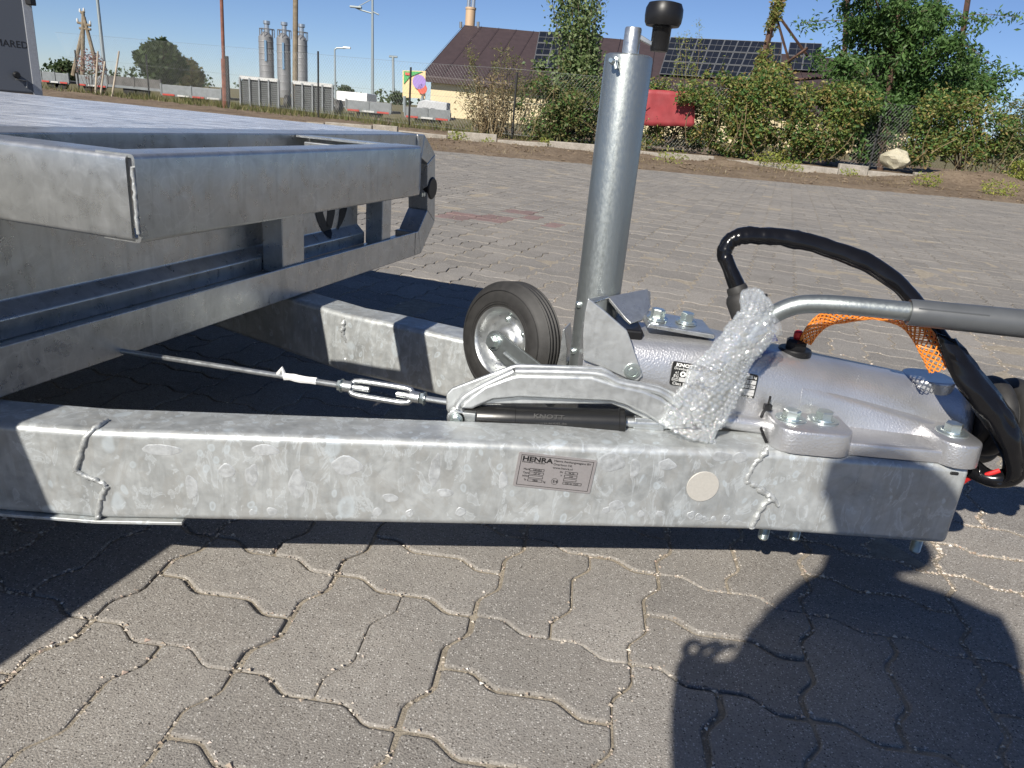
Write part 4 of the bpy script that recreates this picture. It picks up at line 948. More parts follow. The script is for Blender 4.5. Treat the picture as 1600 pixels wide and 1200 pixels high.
def plant(name, label, cat, base, lumps, n, size, lm, stems=8, sr=.015, group=None, asp=.45, part='foliage', droop=.3, sm='bark', dens=1.8, lm2='leaf_dark'):
    t = thing(name, label, cat, base, group); f0 = clump_region(lumps)
    def f():
        for _ in range(30):
            p = f0()
            if MN.noise(V(p)*1.5)+.5*MN.noise(V(p)*4.1) > random.uniform(-.25, .2): return p
        return p
    b = MB(); leaves(b, int(n*dens*.72), f, size*1.1, droop, asp)
    for _ in range(stems*2 if n > 3000 else 0):    # shoots that stand out of the mass
        p = V(f0()); e = p+V((random.gauss(0, .16), random.uniform(-.35, .05), random.uniform(.05, .4)))
        for q in range(16): c = p.lerp(e, random.random())+V((random.gauss(0, .03), random.gauss(0, .03), random.gauss(0, .03))); leaves(b, 1, lambda: c, size*1.05, droop, asp)
    b.build(part, M[lm], t, smooth=0, fix=False)
    if n > 3000:
        b = MB(); leaves(b, int(n*dens*.28), f, size*1.25, droop, asp*1.2); b.build(part, M[lm2], t, smooth=0, fix=False)
        b = MB()
        for _ in range(max(stems, 4)):
            q = V(f0()); foot = V((q.x+random.gauss(0, .1), q.y-.12, base[2])); tp = V((q.x+random.gauss(0, .25), q.y-random.uniform(.1, .5), base[2]+random.uniform(.35, 1.1)))
            P = smooth_path([foot, foot.lerp(tp, .5)+V((random.gauss(0, .08), random.gauss(0, .05), 0)), tp], 4); b.tube(P, .009, 4, caps=False)
        b.build('dry_stems', M['leaf_dry'], t, smooth=0, fix=False)['kind'] = 'stuff'
    b = MB(); twigs(b, base, [f() for _ in range(stems)], sr); b.build('stems', M[sm], t, smooth=60, fix=False)
    return t
HY = 17.95
def lump(px, py, rpx, rpy, Y=HY, ry=.6, shell=.5):
    c = at(px, py, Y); s = Y/F_PX*1.02
    return (c.x, c.y, c.z, rpx*s, ry, rpy*s, shell)

# tall bright willow-like scrub behind the left end of the kerb
def scrub(px0, px1, ytop, ybot, n, Y, mat='leaf_scrub', size=.07, name='wild_shrub', label='', cat='shrub', nst=26, spread=1.):
    b0 = at((px0+px1)/2, ybot, Y); t = thing(name, label, cat, b0)
    st = MB(); lf = MB()
    for k in range(nst):
        x0 = random.uniform(px0, px1); foot = at(x0*.6+(px0+px1)*.2, ybot, Y+random.uniform(-.4, .4)); hgt = ytop+(ybot-ytop)*random.uniform(0, .6)
        tip = at(x0+random.gauss(0, 9*spread), hgt, Y+random.uniform(-.5, .5)); mid = foot.lerp(tip, .5)+V((random.gauss(0, .06), random.gauss(0, .06), .05))
        P = smooth_path([foot, mid, tip], 5); st.tube(P, [.012*(1-.85*i/(len(P)-1)) for i in range(len(P))], 4, caps=False)
        for q in range(n//nst):
            u = random.uniform(.12, 1)**.8; p = P[int(u*(len(P)-1))]; s_ = .16*(1.15-u)+.03
            leaves(lf, 1, lambda: p+V((random.gauss(0, s_), random.gauss(0, s_), random.gauss(0, s_))), size, -.2, .3)
    lf.build('foliage', M[mat], t, smooth=0, fix=False); st.build('stems', M['leaf_dry'], t, smooth=60, fix=False); return t
scrub(722, 850, 62, 206, 4200, 18.6, label='pale olive scrub with thin upright stems in front of the brown roof')
t = scrub(735, 800, 110, 214, 1300, 17.9, 'leaf_dry', .10, 'dry_grass_clump', 'straw coloured dry grass clump at the left end of the hedge', 'grass clump', 40, 1.6)
scrub(1062, 1080, 20, 190, 900, 18.9, 'leaf_lime', .055, 'sapling', 'thin wispy green sapling standing just right of the black crank knob', 'sapling', 5)
# grey-green poplar left of the post
def poplar():
    b0 = at(905, 212, 18.9); t = thing('poplar_tree', 'small grey green poplar with fluttering leaves left of the jockey post', 'tree', b0)
    st = MB(); lf = MB()
    for k in range(28):
        x = random.gauss(908, 33); tip = at(x, random.choice((-70, -50, -30, -10, 20, 60, 90)), 18.9+random.uniform(-.7, .7)); foot = b0+V((random.gauss(0, .15), random.gauss(0, .15), 0))
        P = smooth_path([foot, foot.lerp(tip, .45)+V((random.gauss(0, .12), random.gauss(0, .1), 0)), tip], 6)
        st.tube(P, [.03*(1-.9*i/(len(P)-1)) for i in range(len(P))], 5, caps=False)
        for q in range(430):
            u = random.uniform(.15, 1); p = P[int(u*(len(P)-1))]; s_ = .30*(1.1-u*.75)
            leaves(lf, 1, lambda: p+V((random.gauss(0, s_*.8), random.gauss(0, s_), random.gauss(0, s_*.7))), .085, .5, .75)
    lf.build('crown', M['leaf_poplar'], t, smooth=0, fix=False); st.build('trunk', M['bark'], t, smooth=60, fix=False)
poplar()
plant('hedge_shrub', 'dense brownish green shrub at the foot of the poplar beside the post', 'shrub', at(880, 215, 17.95), [lump(855, 165, 42, 50), lump(905, 170, 45, 48), lump(950, 180, 30, 40)], 5200, .075, 'leaf_scrub', 14)
plant('hedge_shrub', 'creeper covered shrub framing and overhanging the red banner', 'shrub', at(1045, 222, 17.95), [lump(995, 205, 40, 26), lump(1050, 135, 55, 16, 17.9, .25), lump(1060, 210, 50, 22, 18.9), lump(1098, 170, 22, 50, 17.7), lump(1072, 150, 16, 14, 17.4, .15), lump(975, 150, 22, 45, 18.8)], 4600, .07, 'leaf_vine', 14)
plant('hedge_shrub', 'yellowing creeper shrub just right of the red banner under the solar roof', 'shrub', at(1160, 238, 17.95), [lump(1130, 165, 50, 45), lump(1190, 175, 50, 55), lump(1150, 215, 60, 30), lump(1205, 130, 30, 30, 18.6)], 6800, .08, 'leaf_vine', 18)
plant('hedge_shrub', 'reddish creeper shrub below the left pylon leg', 'shrub', at(1275, 246, 17.95), [lump(1255, 165, 45, 32), lump(1290, 195, 50, 48), lump(1240, 215, 40, 34), lump(1325, 160, 45, 28)], 6200, .08, 'leaf_vine', 18)
plant('hedge_shrub', 'dark leafy shrub in the shade under the big tree behind the pale rock', 'shrub', at(1400, 256, 18.8), [lump(1365, 175, 50, 35, 19), lump(1430, 185, 60, 50, 19), lump(1400, 225, 60, 30, 19.4), lump(1345, 222, 34, 30, 19.3)], 5200, .08, 'leaf_dark', 16)
plant('hedge_shrub', 'lush creeper shrub right of the pale rock at the kerb', 'shrub', at(1500, 268, 17.95), [lump(1480, 185, 48, 40), lump(1530, 200, 50, 45), lump(1495, 235, 50, 30), lump(1450, 230, 34, 30)], 6000, .075, 'leaf_vine', 18)
plant('hedge_shrub', 'grey brown thorny shrub at the right edge of the hedge', 'shrub', at(1600, 282, 18.2), [lump(1590, 200, 34, 42), lump(1620, 225, 50, 50), lump(1565, 245, 34, 28)], 4200, .06, 'leaf_scrub', 26)
plant('hedge_shrub', 'small white speckled bush by the right end of the kerb', 'shrub', at(1590, 285, 16.8), [lump(1592, 268, 16, 16, 16.8, .3)], 500, .06, 'leaf_lime', 8)
# tree with long dark leaves
def big_tree():
    Y = 19.6; b0 = at(1372, 252, Y); t = thing('broadleaf_tree', 'large dark green broadleaf tree with drooping leaves growing among the pylon legs', 'tree', b0)
    st = MB(); lf = MB(); s = Y/F_PX
    main = [(1372, 252, 0), (1380, 190, 0), (1385, 120, .1), (1395, 40, 0), (1410, -60, 0)]
    st.tube(smooth_path([at(x, y, Y+d) for x, y, d in main], 5), interp([.16, .14, .11, .08, .04], 5), 9)
    limbs = [((1380, 185), (1310, 80)), ((1380, 160), (1330, 20)), ((1385, 120), (1360, -20)), ((1385, 130), (1460, 10)), ((1382, 170), (1500, 60)), ((1385, 140), (1480, -30)), ((1380, 190), (1545, 95)), ((1380, 200), (1570, 120)), ((1378, 200), (1300, 140)), ((1380, 180), (1440, 110)), ((1380, 200), (1480, 165)), ((1380, 205), (1330, 170)), ((1384, 110), (1420, -60)), ((1384, 110), (1340, -50)), ((1384, 150), (1400, 60)), ((1384, 170), (1525, 140)), ((1384, 100), (1490, 20))]
    for (x0, y0), (x1, y1) in limbs:
        d = random.uniform(-1.4, 1.2); P = smooth_path([at(x0, y0, Y), at((x0+x1)/2+random.gauss(0, 8), (y0+y1)/2-12, Y+d*.5), at(x1, y1, Y+d)], 6)
        st.tube(P, [.055*(1-.85*i/(len(P)-1)) for i in range(len(P))], 6, caps=False)
        for k in range(13):
            u = random.uniform(.3, 1); p = P[int(u*(len(P)-1))]; e = p+V((random.gauss(0, .42), random.gauss(0, .5), random.gauss(0, .34)))
            Q = smooth_path([p, p.lerp(e, .5)+V((0, 0, .05)), e], 4); st.tube(Q, .008, 3, caps=False)
            for q in range(165):
                c = Q[random.randrange(1, len(Q))]+V((random.gauss(0, .11), random.gauss(0, .12), random.gauss(0, .09)-.03)); leaves(lf, 1, lambda: c, .125, .75, .38)
    lf.build('crown', M['leaf_dark'], t, smooth=0, fix=False); st.build('trunk', M['bark'], t, smooth=60, fix=False)
big_tree()
# weeds and tufts on the verge
def weed(px, py, r, label, lm='leaf_lime', n=160, size=.06):
    Y = onz(px, py, .02).y; Y = min(max(Y, 12.8), 17.0); c = at(px, py, Y); c.z = verge_z(c.x, Y); t = thing('weed', label, 'weed', c)
    b = MB(); leaves(b, n, ell(c.x, c.y, c.z+r*.35, r, r*.8, r*.5, .3), size, -.5, .4); b.build('foliage', M[lm], t, smooth=0, fix=False)
    b = MB(); twigs(b, c, [(c.x+random.gauss(0, r*.5), c.y+random.gauss(0, r*.4), c.z+r*.6) for _ in range(7)], .004, n=3); b.build('stems', M['leaf_dry'], t, smooth=0, fix=False)
weed(1048, 256, .33, 'yellow green weed in front of the kerb just right of the post'); weed(1237, 268, .25, 'low yellow weed on the bare earth under the reddish creeper'); weed(1445, 292, .3, 'fresh green weed growing on the earth mound by the rock', n=260)
weed(1205, 238, .4, 'leafy weed spilling over the gap in the kerb', n=380); weed(715, 222, .22, 'green weed at the far left of the earth verge'); weed(760, 226, .16, 'tiny yellow weed right of the far left weed', n=70); weed(855, 222, .2, 'green weed left of the post by the earth heap')
weed(1325, 277, .2, 'small green weed left of the earth mound', n=90); weed(1560, 304, .35, 'flat green weed patch at the right end of the verge', n=320)
b = MB()
for _ in range(3800):
    y = random.uniform(12.3, 17.3); x = random.uniform(-9, 17); r = random.choice((.012, .02, .03, .045))*random.uniform(.6, 1.3)
    if nz(x, y, .7, 8) < -.1 and r > .02: continue
    z = verge_z(x, y); an = random.random()*6.28
    b.add([(x+r*(v[0]*cos(an)-v[1]*sin(an)), y+r*(v[0]*sin(an)+v[1]*cos(an)), z+r*.5*v[2]+r*.1) for v in ICO], [(0, 1, 2), (0, 2, 3), (0, 3, 1), (4, 2, 1), (4, 3, 2), (4, 1, 3)])
o = b.build('earth_clods', M['dirt'], None, smooth=0, fix=False); tag(o, 'crumbly earth clods scattered over the bare verge', 'earth', kind='stuff')
b = MB()
for _ in range(9000):
    y = random.uniform(12.5, 17.4); x = random.uniform(-6, 17)
    if nz(x, y, .9, 5) < -.02: continue
    z = verge_z(x, y); h = random.uniform(.02, .075); an = random.random()*6.28; wv = V((cos(an), sin(an), 0))*.006; tp = V((random.gauss(0, .05), random.gauss(0, .05), h))
    p = V((x, y, z-.005)); b.add([p-wv, p+wv, p+tp], [(0, 1, 2)])
o = b.build('dry_grass', M['leaf_dry'], None, smooth=0, fix=False); tag(o, 'thin dry grass and litter strewn over the earth verge', 'dry grass', kind='stuff')
b = MB()
for _ in range(15000):
    y = random.uniform(17.4, 25.5); x = random.uniform(-17, -.5)+random.uniform(0, 4)
    if y < 18.2-.46*x-1.2 or y > 20.5-.46*x: continue
    z = verge_z(x, y); h = random.uniform(.06, .3)*(.6+.8*max(0, nz(x, y, 1.1, 6)+.3)); an = random.random()*6.28; wv = V((cos(an), sin(an), 0))*.012; tp = V((random.gauss(0, .07), random.gauss(0, .07), h))
    p = V((x, y, z-.01)); b.add([p-wv, p+wv, p+tp], [(0, 1, 2)])
o = b.build('rough_grass', M['leaf_scrub'], None, smooth=0, fix=False); tag(o, 'rough green grass along the foot of the wire fence', 'grass', kind='stuff')
b = MB(); c = at(1400, 250, 17.3); ICOS = bpy.data.meshes.new('tmp'); bm = bmesh.new(); bmesh.ops.create_icosphere(bm, subdivisions=3, radius=1)
b.add([(c.x+v.co.x*.33*(1+.35*MN.noise(v.co*1.3)), c.y+v.co.y*.25*(1+.3*MN.noise(v.co*1.7)), c.z+.02+v.co.z*.2*(1+.4*MN.noise(v.co*2.1))) for v in bm.verts], [[v.index for v in f.verts] for f in bm.faces]); bm.free()
tag(b.build('rock', M['stone'], None, smooth=25), 'pale rounded rock resting on the kerb under the big tree', 'rock')

# ------------------------------------------------------------------ fence, banner, poles
FL = [(-15.5, 25.2), (-7.2, 20.9), (-.6, 17.75), (4, 17.9), (18, 18.9)]
def fence_at(x):
    for (x0, y0), (x1, y1) in zip(FL, FL[1:]):
        if x0 <= x <= x1: return y0+(y1-y0)*(x-x0)/(x1-x0)
    return FL[-1][1]
FT = thing('wire_fence', 'chain link wire fence on dark posts along the edge of the yard', 'fence', (-.6, 17.75, .1))
for px, yt, yb in ((117, 78, 148), (228, 85, 160), (497, 80, 181), (642, 105, 195), (808, 113, 212), (985, 120, 225), (1160, 135, 238), (1385, 150, 256)):
    # where the line of sight meets the fence line
    r = ray(px, (yt+yb)/2); best = min((abs(fence_at(x)*r.x/r.y-x), x) for x in [-15.4+.02*k for k in range(1660)])[1]; Y = fence_at(best)
    p0, p1 = at(px+ (0), yb, Y), at(px, yt, Y); p0.z -= .15; p0.x = p1.x
    b = MB().tube([p0, p1], .024, 8); b.build('post', M['darkpost'], FT)
b = MB()
def fence_h(x): return (.22 if x > -3 else .22+.02*(-3-x))
step = .075; H = 1.38; X = [-15.3+.05*k for k in range(int(33.2/.05))]
k = -15.3-H
while k < 18:
    for s in (1, -1):
        pts = []
        for q in (0, .5, 1):
            x = k+q*H*.75 if s == 1 else k+H*.75-q*H*.75
            if not -15.4 < x < 17.9: pts = []; break
            pts.append((x, fence_at(x), fence_h(x)+q*H))
        if len(pts) == 3: b.tube(pts, .0012, 3, caps=False)
    k += step
for q in (0, .5, 1.): b.tube([(x, fence_at(x), fence_h(x)+q*H) for x in X[::10]], .003, 3, caps=False)
o = b.build('wire_netting', M['wire'], FT, smooth=0, fix=False); o['kind'] = 'stuff'
b = MB(); c4 = [at(1003, 139, 17.62), at(1086, 144, 17.62), at(1085, 198, 17.62), at(1004, 196, 17.62)]; nx, ny = 16, 8; vs = []
for j in range(ny+1):
    for i in range(nx+1):
        p = c4[0].lerp(c4[1], i/nx).lerp(c4[3].lerp(c4[2], i/nx), j/ny); p.y += .03*MN.noise(V((i*.5, j*.5, 0))); p.z += .012*MN.noise(V((i*.6, 3, j*.2))); vs.append(p)
b.add(vs, [(j*(nx+1)+i, j*(nx+1)+i+1, (j+1)*(nx+1)+i+1, (j+1)*(nx+1)+i) for j in range(ny) for i in range(nx)])
o = b.build('banner', M['banner'], None, smooth=70, fix=False); tag(o, 'faded red banner hung on the wire fence among the creepers', 'banner'); sm = o.modifiers.new('solid', 'SOLIDIFY'); sm.thickness = .004
def pole(name, label, cat, x0, y0, x1, y1, Y, r0, r1, mat, zb=None):
    p1 = at(x1, y1, Y); p0 = at(x0, y0, Y); d = (p1-p0)
    t = thing(name, label, cat, p0); b = MB().tube([p0-d.normalized()*.3, p1], [r0, r1], 10); b.build('shaft', M[mat], t); return t, p0, p1
t, p0, p1 = pole('rusty_pole', 'tall thin rusty pole standing at the fence left of the slatted trailers', 'pole', 352, 172, 344, -60, 21.8, .05, .045, 'rustpost')
b = MB().tube([p0-V((0, 0, .2)), p0.lerp(p1, .36)], .075, 8); b.build('base_sleeve', M['rustpost'], t); b = MB().box(p0.lerp(p1, .17)+V((.09, 0, 0)), (.09, .09, 1.55)); b.build('square_post', M['darkpost'], t)
pole('timber_pole', 'grey timber pole rising between the second and third silo', 'pole', 461, 150, 462, -60, 45, .16, .14, 'wood')
pole('lamp_mast', 'slim galvanised mast leaning beside the dark panel trailer', 'mast', 163, 105, 146, -60, 32, .075, .05, 'lamppost')
t, p0, p1 = pole('street_lamp', 'tall double armed street lamp in the middle of the sky', 'street lamp', 582, 162, 582, -30, 55, .11, .07, 'lamppost')
b = MB().tube([at(582, 21, 55), at(565, 16, 55), at(551, 10, 55)], .05, 8); b.build('arm', M['lamppost'], t); b = MB().tube([at(582, 18, 55), at(592, 23, 55)], .05, 8); b.build('arm', M['lamppost'], t)
b = MB().tube([at(560, 10, 55), at(582, -2, 55)], .03, 6); b.build('brace', M['lamppost'], t); b = MB().box(at(556, 11, 55), (.8, .3, .12)); b.build('lamp_head', M['lamppost'], t, bevel=.03)
t, p0, p1 = pole('street_lamp', 'small pale street lamp with a single arm beyond the slatted trailers', 'street lamp', 524, 150, 523, 76, 75, .1, .07, 'lamppost')
b = MB().tube([at(523, 78, 75), at(526, 75, 75), at(540, 75, 75)], .07, 8); b.build('arm', M['lamppost'], t); b = MB().box(at(542, 74.5, 75), (.7, .3, .16)); b.build('lamp_head', M['white'], t, bevel=.04)
# A-frame power pole
pp = at(128, 112, 60); t = thing('power_pole', 'wooden A frame power pole with two cross arms above the far trailers', 'power pole', pp)
for (x0, y0, x1, y1), nm in (((114, 118, 130, 42), 'leg'), ((129, 118, 130, 20), 'leg'), ((153, 112, 131, 26), 'leg')):
    b = MB().tube([at(x0, y0, 60), at(x1, y1, 60)], [.16, .12], 8); b.build(nm, M['wood'], t)
for x0, y0, x1, y1 in ((121, 35, 142, 40), (124, 44, 142, 46), (126, 20, 132, 18)):
    b = MB().tube([at(x0, y0, 60), at(x1, y1, 60)], .09, 6); b.build('cross_arm', M['wood'], t)
for x, y in ((121, 33), (141, 37), (125, 18), (131, 17), (133, 37)):
    b = MB().lathe([(0, -.05), (.07, -.05), (.08, .08), (.04, .2), (0, .2)], at(x, y, 60), (0, 0, 1), 10); b.build('insulator', M['whitetape'], t)
pw = at(614, 150, 160); t = thing('power_pole', 'distant pale power pole with a short cross arm between the two street lamps', 'power pole', pw)
b = MB().tube([at(615, 152, 160), at(614, 88, 160)], .25, 6); b.build('leg', M['lamppost'], t); b = MB().tube([at(608, 88, 160), at(621, 89, 160)], .2, 6); b.build('cross_arm', M['lamppost'], t)
for k, (x, y, y2) in enumerate(((186, 80, 145), (164, 96, 142), (153, 80, 130))):
    pole('wooden_stake', ('crooked pale stake leaning beyond the fence, tallest of three', 'short pale stake left of the tallest crooked stake', 'thin stake beside the pink flowering bush')[k], 'stake', (176, 158, 150)[k], y2, x, y, 23.5, .028, .024, 'palewood')
# lattice pylon
t = thing('lattice_pylon', 'rusty steel lattice pylon with four ivy draped legs behind the hedge', 'pylon', at(1370, 250, 21))
legs = [((1186, 118, 20.2), (1226, -40, 20.6)), ((1318, 130, 22.8), (1325, -40, 22.6)), ((1376, 256, 19.0), (1412, -50, 19.6)), ((1492, 130, 21.5), (1520, -50, 21.4))]
for (x0, y0, Y0), (x1, y1, Y1) in legs:
    p0, p1 = at(x0, y0, Y0), at(x1, y1, Y1); d = (p1-p0).normalized(); p0 = p0-d*2.
    b = MB(); b.tube([p0, p1], .075, 4); b.build('leg', M['rust'], t, smooth=0)
for (x0, y0, x1, y1) in ((1219, 28, 1262, 88), (1214, 30, 1240, 120), (1262, 75, 1190, 125), (1330, 40, 1372, -20), (1240, 125, 1330, 118), (1300, 130, 1372, 40), (1490, 58, 1420, 130)):
    b = MB().tube([at(x0, y0, 20.4), at(x1, y1, 20.6)], .035, 4); b.build('brace', M['rust'], t, smooth=0)
plant('ivy', 'yellow green ivy climbing the left pylon leg', 'ivy', at(1195, 135, 20.3), [lump(1194, 95, 11, 40, 20.2, .25), lump(1204, 50, 8, 30, 20.3, .2), lump(1216, 5, 8, 26, 20.4, .2)], 1500, .085, 'leaf_vine', 6, .008)

# ------------------------------------------------------------------ buildings and yard beyond the fence
HYY = 60.
t = thing('house', 'cream walled hall with a steep brown metal roof carrying solar panels', 'building', at(760, 180, HYY))
eL = at(657, 121, HYY); rL = at(725, 43, HYY+9); rR0 = at(1290, 68, HYY+9)
rz = rL.z; ez = eL.z; x1 = rR0.x+5
eave0, eave1 = V((eL.x, HYY, ez)), V((x1, HYY+.0, ez)); rid0, rid1 = V((rL.x, HYY+9, rz)), V((x1, HYY+9, rz))
bk0, bk1 = V((eL.x, HYY+18, ez)), V((x1, HYY+18, ez))
b = MB(); b.prism([eave0, eave1, rid1, rid0], (0, .12, .2)); b.prism([bk0, bk1, rid1, rid0], (0, -.05, .2)); rf = b.build('roof', M['roof'], t, bevel=.04)
b = MB(); b.prism([eave0, rid0, bk0], (.1, 0, 0)); b.build('roof_end', M['roof'], rf)
b = MB(); b.box(((eave0.x+x1)/2, HYY-.02, ez-.1), (x1-eave0.x, .14, .34)); b.build('fascia', M['rooftrim'], rf)
for k in range(24):
    q = eave0.lerp(eave1, k/24.); r_ = V((q.x+(rid0.x-eave0.x)*(1-k/24.), HYY+9, rz)); b = MB().tube([q+V((0, -.02, .24)), r_+V((0, -.02, .24))], .016, 4); b.build('roof_seam', M['roof'], rf, smooth=0)
b = MB(); b.box(((eave0.x+.5+x1)/2, HYY+9, ez/2-.2), (x1-eave0.x-1., 17., ez-.1)); b.build('wall', M['wall'], t, bevel=.03)
sl = (rid0-eave0); sl = V((0, 9., rz-ez)); sn_ = V((0, -(rz-ez), 9.)).normalized()
def roof_pt(x, y): return onpl(x, y, eave0+sn_*.30, sn_)
def panels(c, nx, ny, k0=0):
    tl, tr, br_, bl = [roof_pt(*q) for q in c]
    for j in range(ny):
        for i in range(nx):
            def g(u, v): return tl.lerp(tr, u).lerp(bl.lerp(br_, u), v)
            e = .02
            q = [g((i+e)/nx, (j+e*1.5)/ny), g((i+1-e)/nx, (j+e*1.5)/ny), g((i+1-e)/nx, (j+1-e*1.5)/ny), g((i+e)/nx, (j+1-e*1.5)/ny)]
            b = MB().prism(q, sn_*.05); p = b.build('solar_panel', M['solar'], t, smooth=0)
            fr = MB()
            for k in range(4): fr.tube([q[k]+sn_*.06, q[(k+1) % 4]+sn_*.06], .032, 4)
            fr.tube([(q[0]+q[1])/2+sn_*.055, (q[2]+q[3])/2+sn_*.055], .014, 4); fr.tube([(q[0]+q[3])/2+sn_*.055, (q[2]+q[1])/2+sn_*.055], .022, 4); fr.build('panel_frame', M['alu'], p, smooth=0)
panels([(1048, 59), (1196, 66), (1168, 126), (1030, 117)], 7, 3)
panels([(1234, 67), (1284, 69), (1278, 112), (1226, 110)], 2, 2); panels([(1200, 66), (1222, 67), (1218, 132), (1192, 130)], 1, 3)
panels([(843, 50), (938, 54), (920, 110), (832, 107)], 4, 3)
fl = at(734, 42, HYY+10)
b = MB().lathe([(0, -1), (.42, -1), (.42, 1.3), (.46, 1.35), (.46, 1.5), (0, 1.5)], fl, (0, 0, 1), 20); fb_ = b.build('chimney', M['copper'], t)
for dx in (-.2, .2): b = MB().lathe([(0, 1.45), (.17, 1.45), (.17, 2.1), (.2, 2.15), (.2, 2.35), (0, 2.35)], fl+V((dx, 0, 0)), (0, 0, 1), 14); b.build('flue', M['steel'], fb_)
for px in (720, 747): b = MB().tube([at(px, 44, HYY+9), at(px, 34, HYY+9)], .12, 6); b.build('roof_vent', M['alu'], t)
# billboard
t = thing('billboard', 'green and orange advertising board beside the cream hall', 'billboard', at(650, 165, 50))
def bb(x0, y0, x1, y1, x2, y2, x3, y3, off, m, nm, th=.05):
    b = MB().prism([at(x0, y0, 50-off), at(x1, y1, 50-off), at(x2, y2, 50-off), at(x3, y3, 50-off)], (0, th, 0)); return b.build(nm, M[m], t, smooth=0)
M['bbcream'] = plain('pale_orange_print', (.72, .52, .28), .6); M['bbgreen'] = plain('green_print', (.06, .33, .1), .6); M['bbpurple'] = plain('purple_print', (.3, .2, .5), .6); M['bbred'] = plain('red_print', (.55, .1, .06), .6)
bb(629, 110, 665, 111, 664, 154, 629, 152, 0, 'bbcream', 'board', .2)
bb(630.5, 111, 660, 112, 640, 120, 631, 131, .06, 'bbgreen', 'printed_field'); bb(633, 113, 642, 114, 642, 118, 633, 117, .12, 'bbred', 'printed_field')
b = MB().lathe([(0, 0), (.42, 0), (.42, .05), (0, .05)], at(655, 128, 49.9), (0, -1, 0), 20); b.build('printed_field', M['bbpurple'], t)
b = MB().lathe([(0, 0), (.3, 0), (.3, .05), (0, .05)], at(660, 139, 49.9), (0, -1, 0), 20); b.build('printed_field', M['bbred'], t)
for x in (632, 660): b = MB().tube([at(x, 175, 50), at(x, 150, 50)], .1, 8); b.build('leg', M['lamppost'], t)
# silos
SG = 'silos standing in a row behind the slatted trailers'
for (x0, x1, yt, yb), lab in (((407, 427.5, 58, 122), 'left ribbed grey silo with a blue stripe, half hidden by its neighbour trailer'), ((435, 454, 60, 142), 'middle grey silo with a blue stripe and a cone foot'), ((463, 480, 63, 132), 'right grey silo partly covered by the timber pole')):
    Y = 120.; c0 = at((x0+x1)/2, yb, Y); c1 = at((x0+x1)/2, yt, Y); r = (x1-x0)/2*Y/F_PX; h = c1.z-c0.z
    t = thing('silo', lab, 'silo', c0, SG); prof = [(0, -3), (r*.35, -3), (r, 0)]
    for k in range(7): prof += [(r, h*k/7+.05), (r*1.03, h*k/7+.1), (r*1.03, h*k/7+.2), (r, h*k/7+.25)]
    prof += [(r, h), (r*.4, h+.7), (0, h+.7)]
    b = MB().lathe(prof, c0, (0, 0, 1), 28); b.build('body', M['silo'], t, smooth=25)
    b = MB()
    for k in range(12): an = k*pi/6; b.tube([c1+V((r*cos(an), r*sin(an), 0)), c1+V((r*cos(an), r*sin(an), 1.1))], .05, 4)
    ring = [c1+V((r*cos(k*pi/8), r*sin(k*pi/8), 1.1)) for k in range(17)]; b.tube(ring, .05, 4, caps=False); b.build('railing', M['silo'], t, smooth=0)
    b = MB().lathe([(0, 0), (.35, 0), (.35, 1.3), (.5, 1.4), (.5, 1.8), (0, 1.8)], c1+V((0, 0, .4)), (0, 0, 1), 12); b.build('vent', M['steel'], t)
    if lab[0] in 'lm': b = MB().box(c0+V((r*.25, -r*1.02, h*.66)), (r*.3, .12, h*.5)); b.build('blue_stripe', M['siloblue'], t)
# parked trailers beyond the fence
TG = 'trailers parked in a row beyond the fence'
def flat_trailer(x0, x1, yt, yb, Y, label, tape=True, dark=False):
    a, c = at(x0, yt, Y), at(x1, yt, Y); lo_z = at((x0+x1)/2, yb, Y).z; hi = (a.z+c.z)/2; L = c.x-a.x; cx = (a.x+c.x)/2; h = hi-lo_z
    t = thing('parked_trailer', label, 'trailer', (cx, Y, 0), TG); m = 'trailerdark' if dark else 'trailergrey'
    b = MB(); n = max(2, int(L/1.3))
    for k in range(n): b.box((a.x+L*(k+.5)/n, Y, lo_z+h*.72), (L/n-.05, .05, h*.46))
    b.build('side_board', M[m], t, bevel=.01)
    b = MB().box((cx, Y+1., lo_z+h*.47), (L, 1.9, .08)); b.build('bed', M['trailerdark'], t)
    
    for k in range(n+1): b = MB().box((a.x+L*k/n, Y-.01, lo_z+h*.72), (.05, .08, h*.55)); b.build('stanchion', M[m], t)
    b = MB(); b.box((cx, Y-.0, lo_z+h*.43), (L, .1, h*.13)); b.build('chassis', M['trailergrey'], t)
    if tape:
        q = max(3, int(L/.45))
        for par, mm in ((0, 'redtape'), (1, 'whitetape')):
            
            for k in range(q):
                if k % 2 == par and .1 < (k+.5)/q < .9: b = MB().box((a.x+L*(k+.5)/q, Y-.065, lo_z+h*.43), (L/q*.8, .02, .055)); b.build('reflector', M[mm], t, smooth=0)
    for f in (.42, .6):
        b = MB().lathe([(0, -.1), (.2, -.1), (.3, -.08), (.31, .06), (.2, .1), (0, .1)], (a.x+L*f, Y+.12, .3), (0, 1, 0), 20); b.build('wheel', M['rubber'], t)
    return t
flat_trailer(64, 106, 112, 140, 30, 'grey flatbed trailer with orange reflectors, nearest the dark panel trailer')
flat_trailer(120, 166, 117, 146, 29, 'low flatbed trailer behind the pink bush')
flat_trailer(168, 250, 120, 150, 28, 'long dark timber sided trailer under the dark round tree', False, True)
flat_trailer(252, 345, 134, 164, 26.5, 'silver low trailer between the dark tree and the rusty pole')
flat_trailer(541, 611, 157, 187, 26, 'grey trailer with a red and white stripe right of the slatted trailers')
flat_trailer(633, 703, 168, 197, 25, 'grey trailer with a red stripe below the billboard')
flat_trailer(490, 545, 155, 172, 30, 'dark empty trailer bed seen in the gap right of the slatted trailers', False, True)
